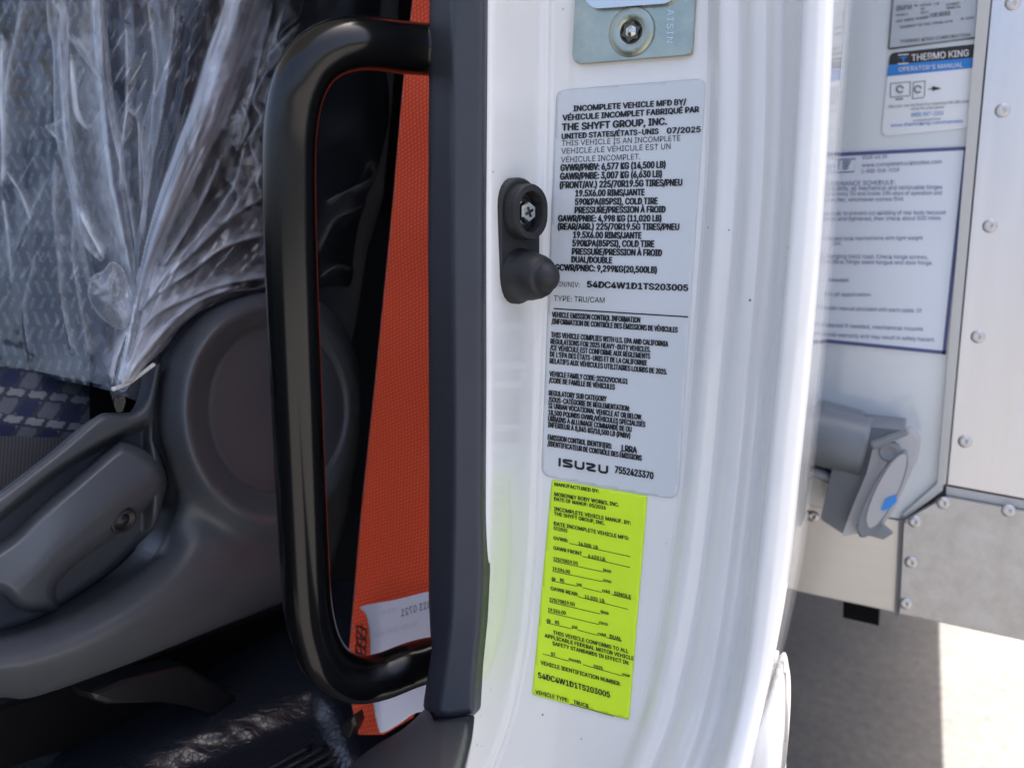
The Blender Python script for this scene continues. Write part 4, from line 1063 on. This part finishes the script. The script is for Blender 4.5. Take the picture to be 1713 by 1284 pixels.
for k in range(36):
    a = 2 * math.pi * k / 36; u, v = 80 * math.cos(a), 21 * math.sin(a); ca, sa = math.cos(math.radians(-62)), math.sin(math.radians(-62))
    lidp.append((1478 + u * ca - v * sa, 822 + u * sa + v * ca))
lidp = np.array(lidp)
lid = slab('inlet_lid', onY(lidp[:, 0], lidp[:, 1], 0.776), nY, 0.012, M['inlet'], inl, 0.003)
lp2 = (lidp - lidp.mean(0)) * np.array([0.80, 0.86]) + lidp.mean(0) + np.array([5, -2])
slab('lid_disc', onY(lp2[:, 0], lp2[:, 1], 0.7655), nY, 0.003, M['inlet_lid'], inl, 0.001)
slab('blue_sticker', onY(*np.array([(1474, 850), (1481, 834), (1500, 826), (1500, 838), (1490, 849), (1476, 854)], float).T, 0.7620), nY, 0.0006, M['blue_ink'], inl)
slab('lid_latch', onY(*np.array([(1434, 876), (1450, 884), (1474, 872), (1494, 889), (1478, 899), (1455, 890), (1446, 896), (1434, 888)], float).T, 0.775), nY, 0.006, M['inlet'], inl, 0.001)
slab('hinge_cap', YP(round_poly([(1456, 738), (1518, 716), (1522, 724), (1462, 750)], 3, 2), 0.774), nY, 0.008, M['inlet'], inl, 0.002)
lathe('lid_screw', [(0.0095, 0), (0.0095, 0.004), (0.006, 0.005), (0.004, 0.003)], onY(np.array([1489.0]), np.array([754.0]), 0.773)[0], nY, M['inlet'], inl, 16)

# ================================================================== decals on the box
SB = lambda off: (lambda px, py: onY(np.asarray(px, float), np.asarray(py, float), YBX - off))
def zk(u, v): return (1440 + u / 5.35, v / 5.35)
def zr(u, v): return (1233 + u / 3.567, v / 3.567)
def zs(u, v): return (1233 + u / 3.567, 300 + v / 3.567)
dp = thing('data_plate', 'small grey metal data plate with a barcode, above the blue-striped sticker', 'data plate')
slab('plate_sheet', YP([(1499, -60), (1651, -72), (1640, 62), (1487, 82)], YBX - 0.0006), nY, 0.0008, M['plate'], dp)
edge = simple('plate_edge', (0.16, 0.17, 0.19), 0.4)
for a, b_ in (((1487, 82), (1640, 62)), ((1640, 62), (1651, -72)), ((1499, -60), (1487, 82))):
    P = np.array([a, b_], float); tube('plate_rim', onY(P[:, 0], P[:, 1], YBX - 0.0014), 0.0008, edge, dp, 6)
SK = SB(0.0018)
for s, a, e, cap in [('THERMO KING CORPORATION', (350, 388), (980, 325), 28), ('EQUIPMENT VOLTAGE, 3 PHASE, 60 HZ', (352, 256), (822, 200), 22), ('UNIT SERIAL NUMBER', (315, 205), (605, 165), 22),
                     ('MODEL NO.', (318, 100), (460, 82), 22), ('REFRIG. R-404A  LB', (320, 75), (700, 42), 20), ('OZ', (540, 92), (570, 88), 20), ('CHARGE', (765, 55), (880, 40), 20), ('MADE IN', (770, 85), (890, 72), 20), ('R-134A', (900, 183), (1015, 165), 22),
                     ('PHASE 3', (318, 150), (420, 136), 20), ('VOLTS', (535, 128), (605, 118), 20)]:
    print_line(s, zk(*a), zk(*e), cap / 5.35, SK, M['ink'], dp, 0.01)
for k in range(15):
    u = 618 + k * 12.5 + random.random() * 4
    print_rule(zk(u, 118 - (u - 618) * 0.11), zk(u + 3 + 5 * random.random(), 118 - (u - 618) * 0.11), 42 / 5.35, SK, M['ink'], dp, 'barcode_bar', 1)

tk = thing('manual_sticker', 'white sticker with black and blue header reading operator\'s manual, on the box', 'sticker')
TKO = round_poly([(1489, 88), (1638, 72), (1622, 214), (1474, 228)], [12, 12, 14, 14], 5)
slab('sticker_sheet', onY(TKO[:, 0], TKO[:, 1], YBX - 0.0006), nY, 0.0005, simple('sticker_white', (0.72, 0.76, 0.80), 0.3, coat=0.4), tk)
hd = round_poly([(1489, 89), (1638, 73), (1638, 96), (1486.5, 109)], [12, 12, 0, 0], 5)
slab('sticker_header', onY(hd[:, 0], hd[:, 1], YBX - 0.0012), nY, 0.0003, M['ink'], tk)
slab('sticker_band', YP([(1486.5, 109), (1638, 96), (1636, 113), (1483.5, 128)], YBX - 0.0012), nY, 0.0003, M['blue_ink'], tk)
ST = SB(0.0018)
print_line('THERMO KING', zk(455, 548), zk(965, 502), 58 / 5.35, ST, M['white_ink'], tk, 0.02)
print_line("OPERATOR'S MANUAL", zk(340, 644), zk(912, 600), 40 / 5.35, ST, M['white_ink'], tk, 0.008)
lg = np.array([zk(335, 490), zk(428, 482), zk(425, 562), zk(332, 570)])
for k in range(4): print_rule(lg[k], lg[(k + 1) % 4], 1.6, ST, M['white_ink'], tk, 'logo_frame', 1)
print_rule(zk(350, 512), zk(412, 506), 2.6, ST, M['blue_ink'], tk, 'logo_bar', 1); print_rule(zk(374, 520), zk(390, 519), 6.5, ST, M['blue_ink'], tk, 'logo_stem', 1)
for pts in ([(265, 745), (440, 730), (437, 855), (262, 868)], [(468, 735), (572, 722), (565, 870), (458, 882)]):
    for k in range(4): print_rule(zk(*pts[k]), zk(*pts[(k+1) % 4]), 1.3, ST, M['grey_ink'], tk, 'icon_outline', 1) if k % 2 == 0 else mesh_obj('icon_outline', ST(*np.array([zk(*pts[k]), zk(*pts[(k+1) % 4]), (zk(*pts[(k+1) % 4])[0] + 1.4, zk(*pts[(k+1) % 4])[1]), (zk(*pts[k])[0] + 1.4, zk(*pts[k])[1])]).T), [(0, 1, 2, 3)], M['grey_ink'], tk, False)
print_rule(zk(310, 884), zk(378, 878), 2.4, ST, M['grey_ink'], tk, 'icon_stand', 1)
for c in ((352, 800), (512, 800)):
    P = np.array([zk(c[0] + 30 * math.cos(a), c[1] + 30 * math.sin(a)) for a in np.linspace(0.6, 6.0, 14)]); tube('icon_ring', ST(P[:, 0], P[:, 1]), 0.0006, M['grey_ink'], tk, 5)
ar = np.array([zk(592, 800), zk(640, 790), zk(640, 772), zk(722, 792), zk(642, 815), zk(642, 802)]); mesh_obj('icon_arrow', ST(ar[:, 0], ar[:, 1]), [(0, 1, 5), (1, 2, 3, 4), (1, 4, 5)], M['ink'], tk, False)
for s, a, e, cap, mm in [('Manuals can be found by scanning this QR code', (250, 966), (965, 918), 24, 'grey_ink'), ('using the smart phone', (450, 985), (745, 968), 22, 'grey_ink'),
                     ('(888) 887-2202', (452, 1046), (740, 1028), 34, 'blue_ink'), ('or download from', (468, 1088), (712, 1072), 20, 'grey_ink'), ('www.thermoking.com/manuals', (270, 1138), (910, 1096), 30, 'blue_ink')]:
    print_line(s, zk(*a), zk(*e), cap / 5.35, ST, M[mm], tk, 0.005)

ms = thing('maintenance_sign', 'white maintenance schedule notice with a navy border on the box front', 'notice')
MSQ = [(1352, 258), (1619, 245), (1582, 593), (1322, 566)]
slab('notice_sheet', YP(MSQ, YBX - 0.0006), nY, 0.0006, simple('notice_white', (0.66, 0.73, 0.82), 0.35, coat=0.3), ms)
cc = np.array(MSQ, float)
def strip_(a, b_, c, d): V = np.array([a, b_, c, d], float); mesh_obj('notice_border', SB(0.0016)(V[:, 0], V[:, 1]), [(0, 1, 2, 3)], M['navy_ink'], ms, False)
strip_((1352, 258), (1619, 245), (1618, 251), (1352, 264)); strip_((1613, 246), (1619, 245), (1582, 593), (1576, 592)); strip_((1322, 561), (1583, 587), (1582, 593), (1322, 567))
SM = SB(0.0020)
for zf, s, a, e, cap in [(zr, 'Visit us at:', (745, 952), (902, 942), 22), (zr, 'www.completetruckbodies.com', (745, 998), (1222, 975), 24), (zr, '1-888-568-9159', (742, 1034), (968, 1025), 24),
                         (zr, 'MAINTENANCE SCHEDULE:', (480, 1112), (942, 1100), 26), (zs, 'components, all mechanical and removable hinges', (480, 68), (1225, 58), 26), (zs, 'greased every 30 and inside 180 days of operation and', (470, 98), (1222, 92), 24), (zs, 'thereafter, whichever comes first.', (500, 135), (998, 128), 24),
                         (zs, 'at any time, to prevent cut skidding of rear body because', (470, 215), (1245, 208), 24), (zs, 'removed and tightened, then check about 500 miles.', (470, 248), (1222, 242), 24), (zs, 'hinges and lock mechanisms with light weight', (480, 364), (1108, 360), 22), (zs, 'oil.', (580, 390), (625, 392), 20),
                         (zs, 'and hanging mold road. Check hinge screws,', (470, 470), (1140, 475), 24), (zs, 'and surface, hinge seals tongue and door hinge.', (460, 500), (1168, 510), 24), (zs, 'as needed.', (500, 610), (672, 612), 22), (zs, 'at start of application.', (460, 695), (805, 698), 22),
                         (zs, 'in complete manual provided with each cable. Of', (440, 775), (1102, 795), 24), (zs, 'and replaced if needed, mechanical mounts', (430, 875), (1110, 905), 24), (zs, 'and will void warranty and may result in safety hazard.', (420, 930), (1180, 968), 24)]:
    print_line(s, zf(*a), zf(*e), cap / 3.567, SM, M['navy_ink'], ms, 0.0)
lg = [zr(610, 950), zr(708, 945), zr(700, 1022), zr(605, 1026)]
for k in range(4): print_rule(lg[k], lg[(k + 1) % 4], 1.6, SM, M['navy_ink'], ms, 'logo_frame', 1)
for k in range(4): print_rule(zr(630, 962 + 14 * k), zr(680 - 6 * k, 959 + 14 * k), 2.0, SM, M['navy_ink'], ms, 'logo_bar', 1)
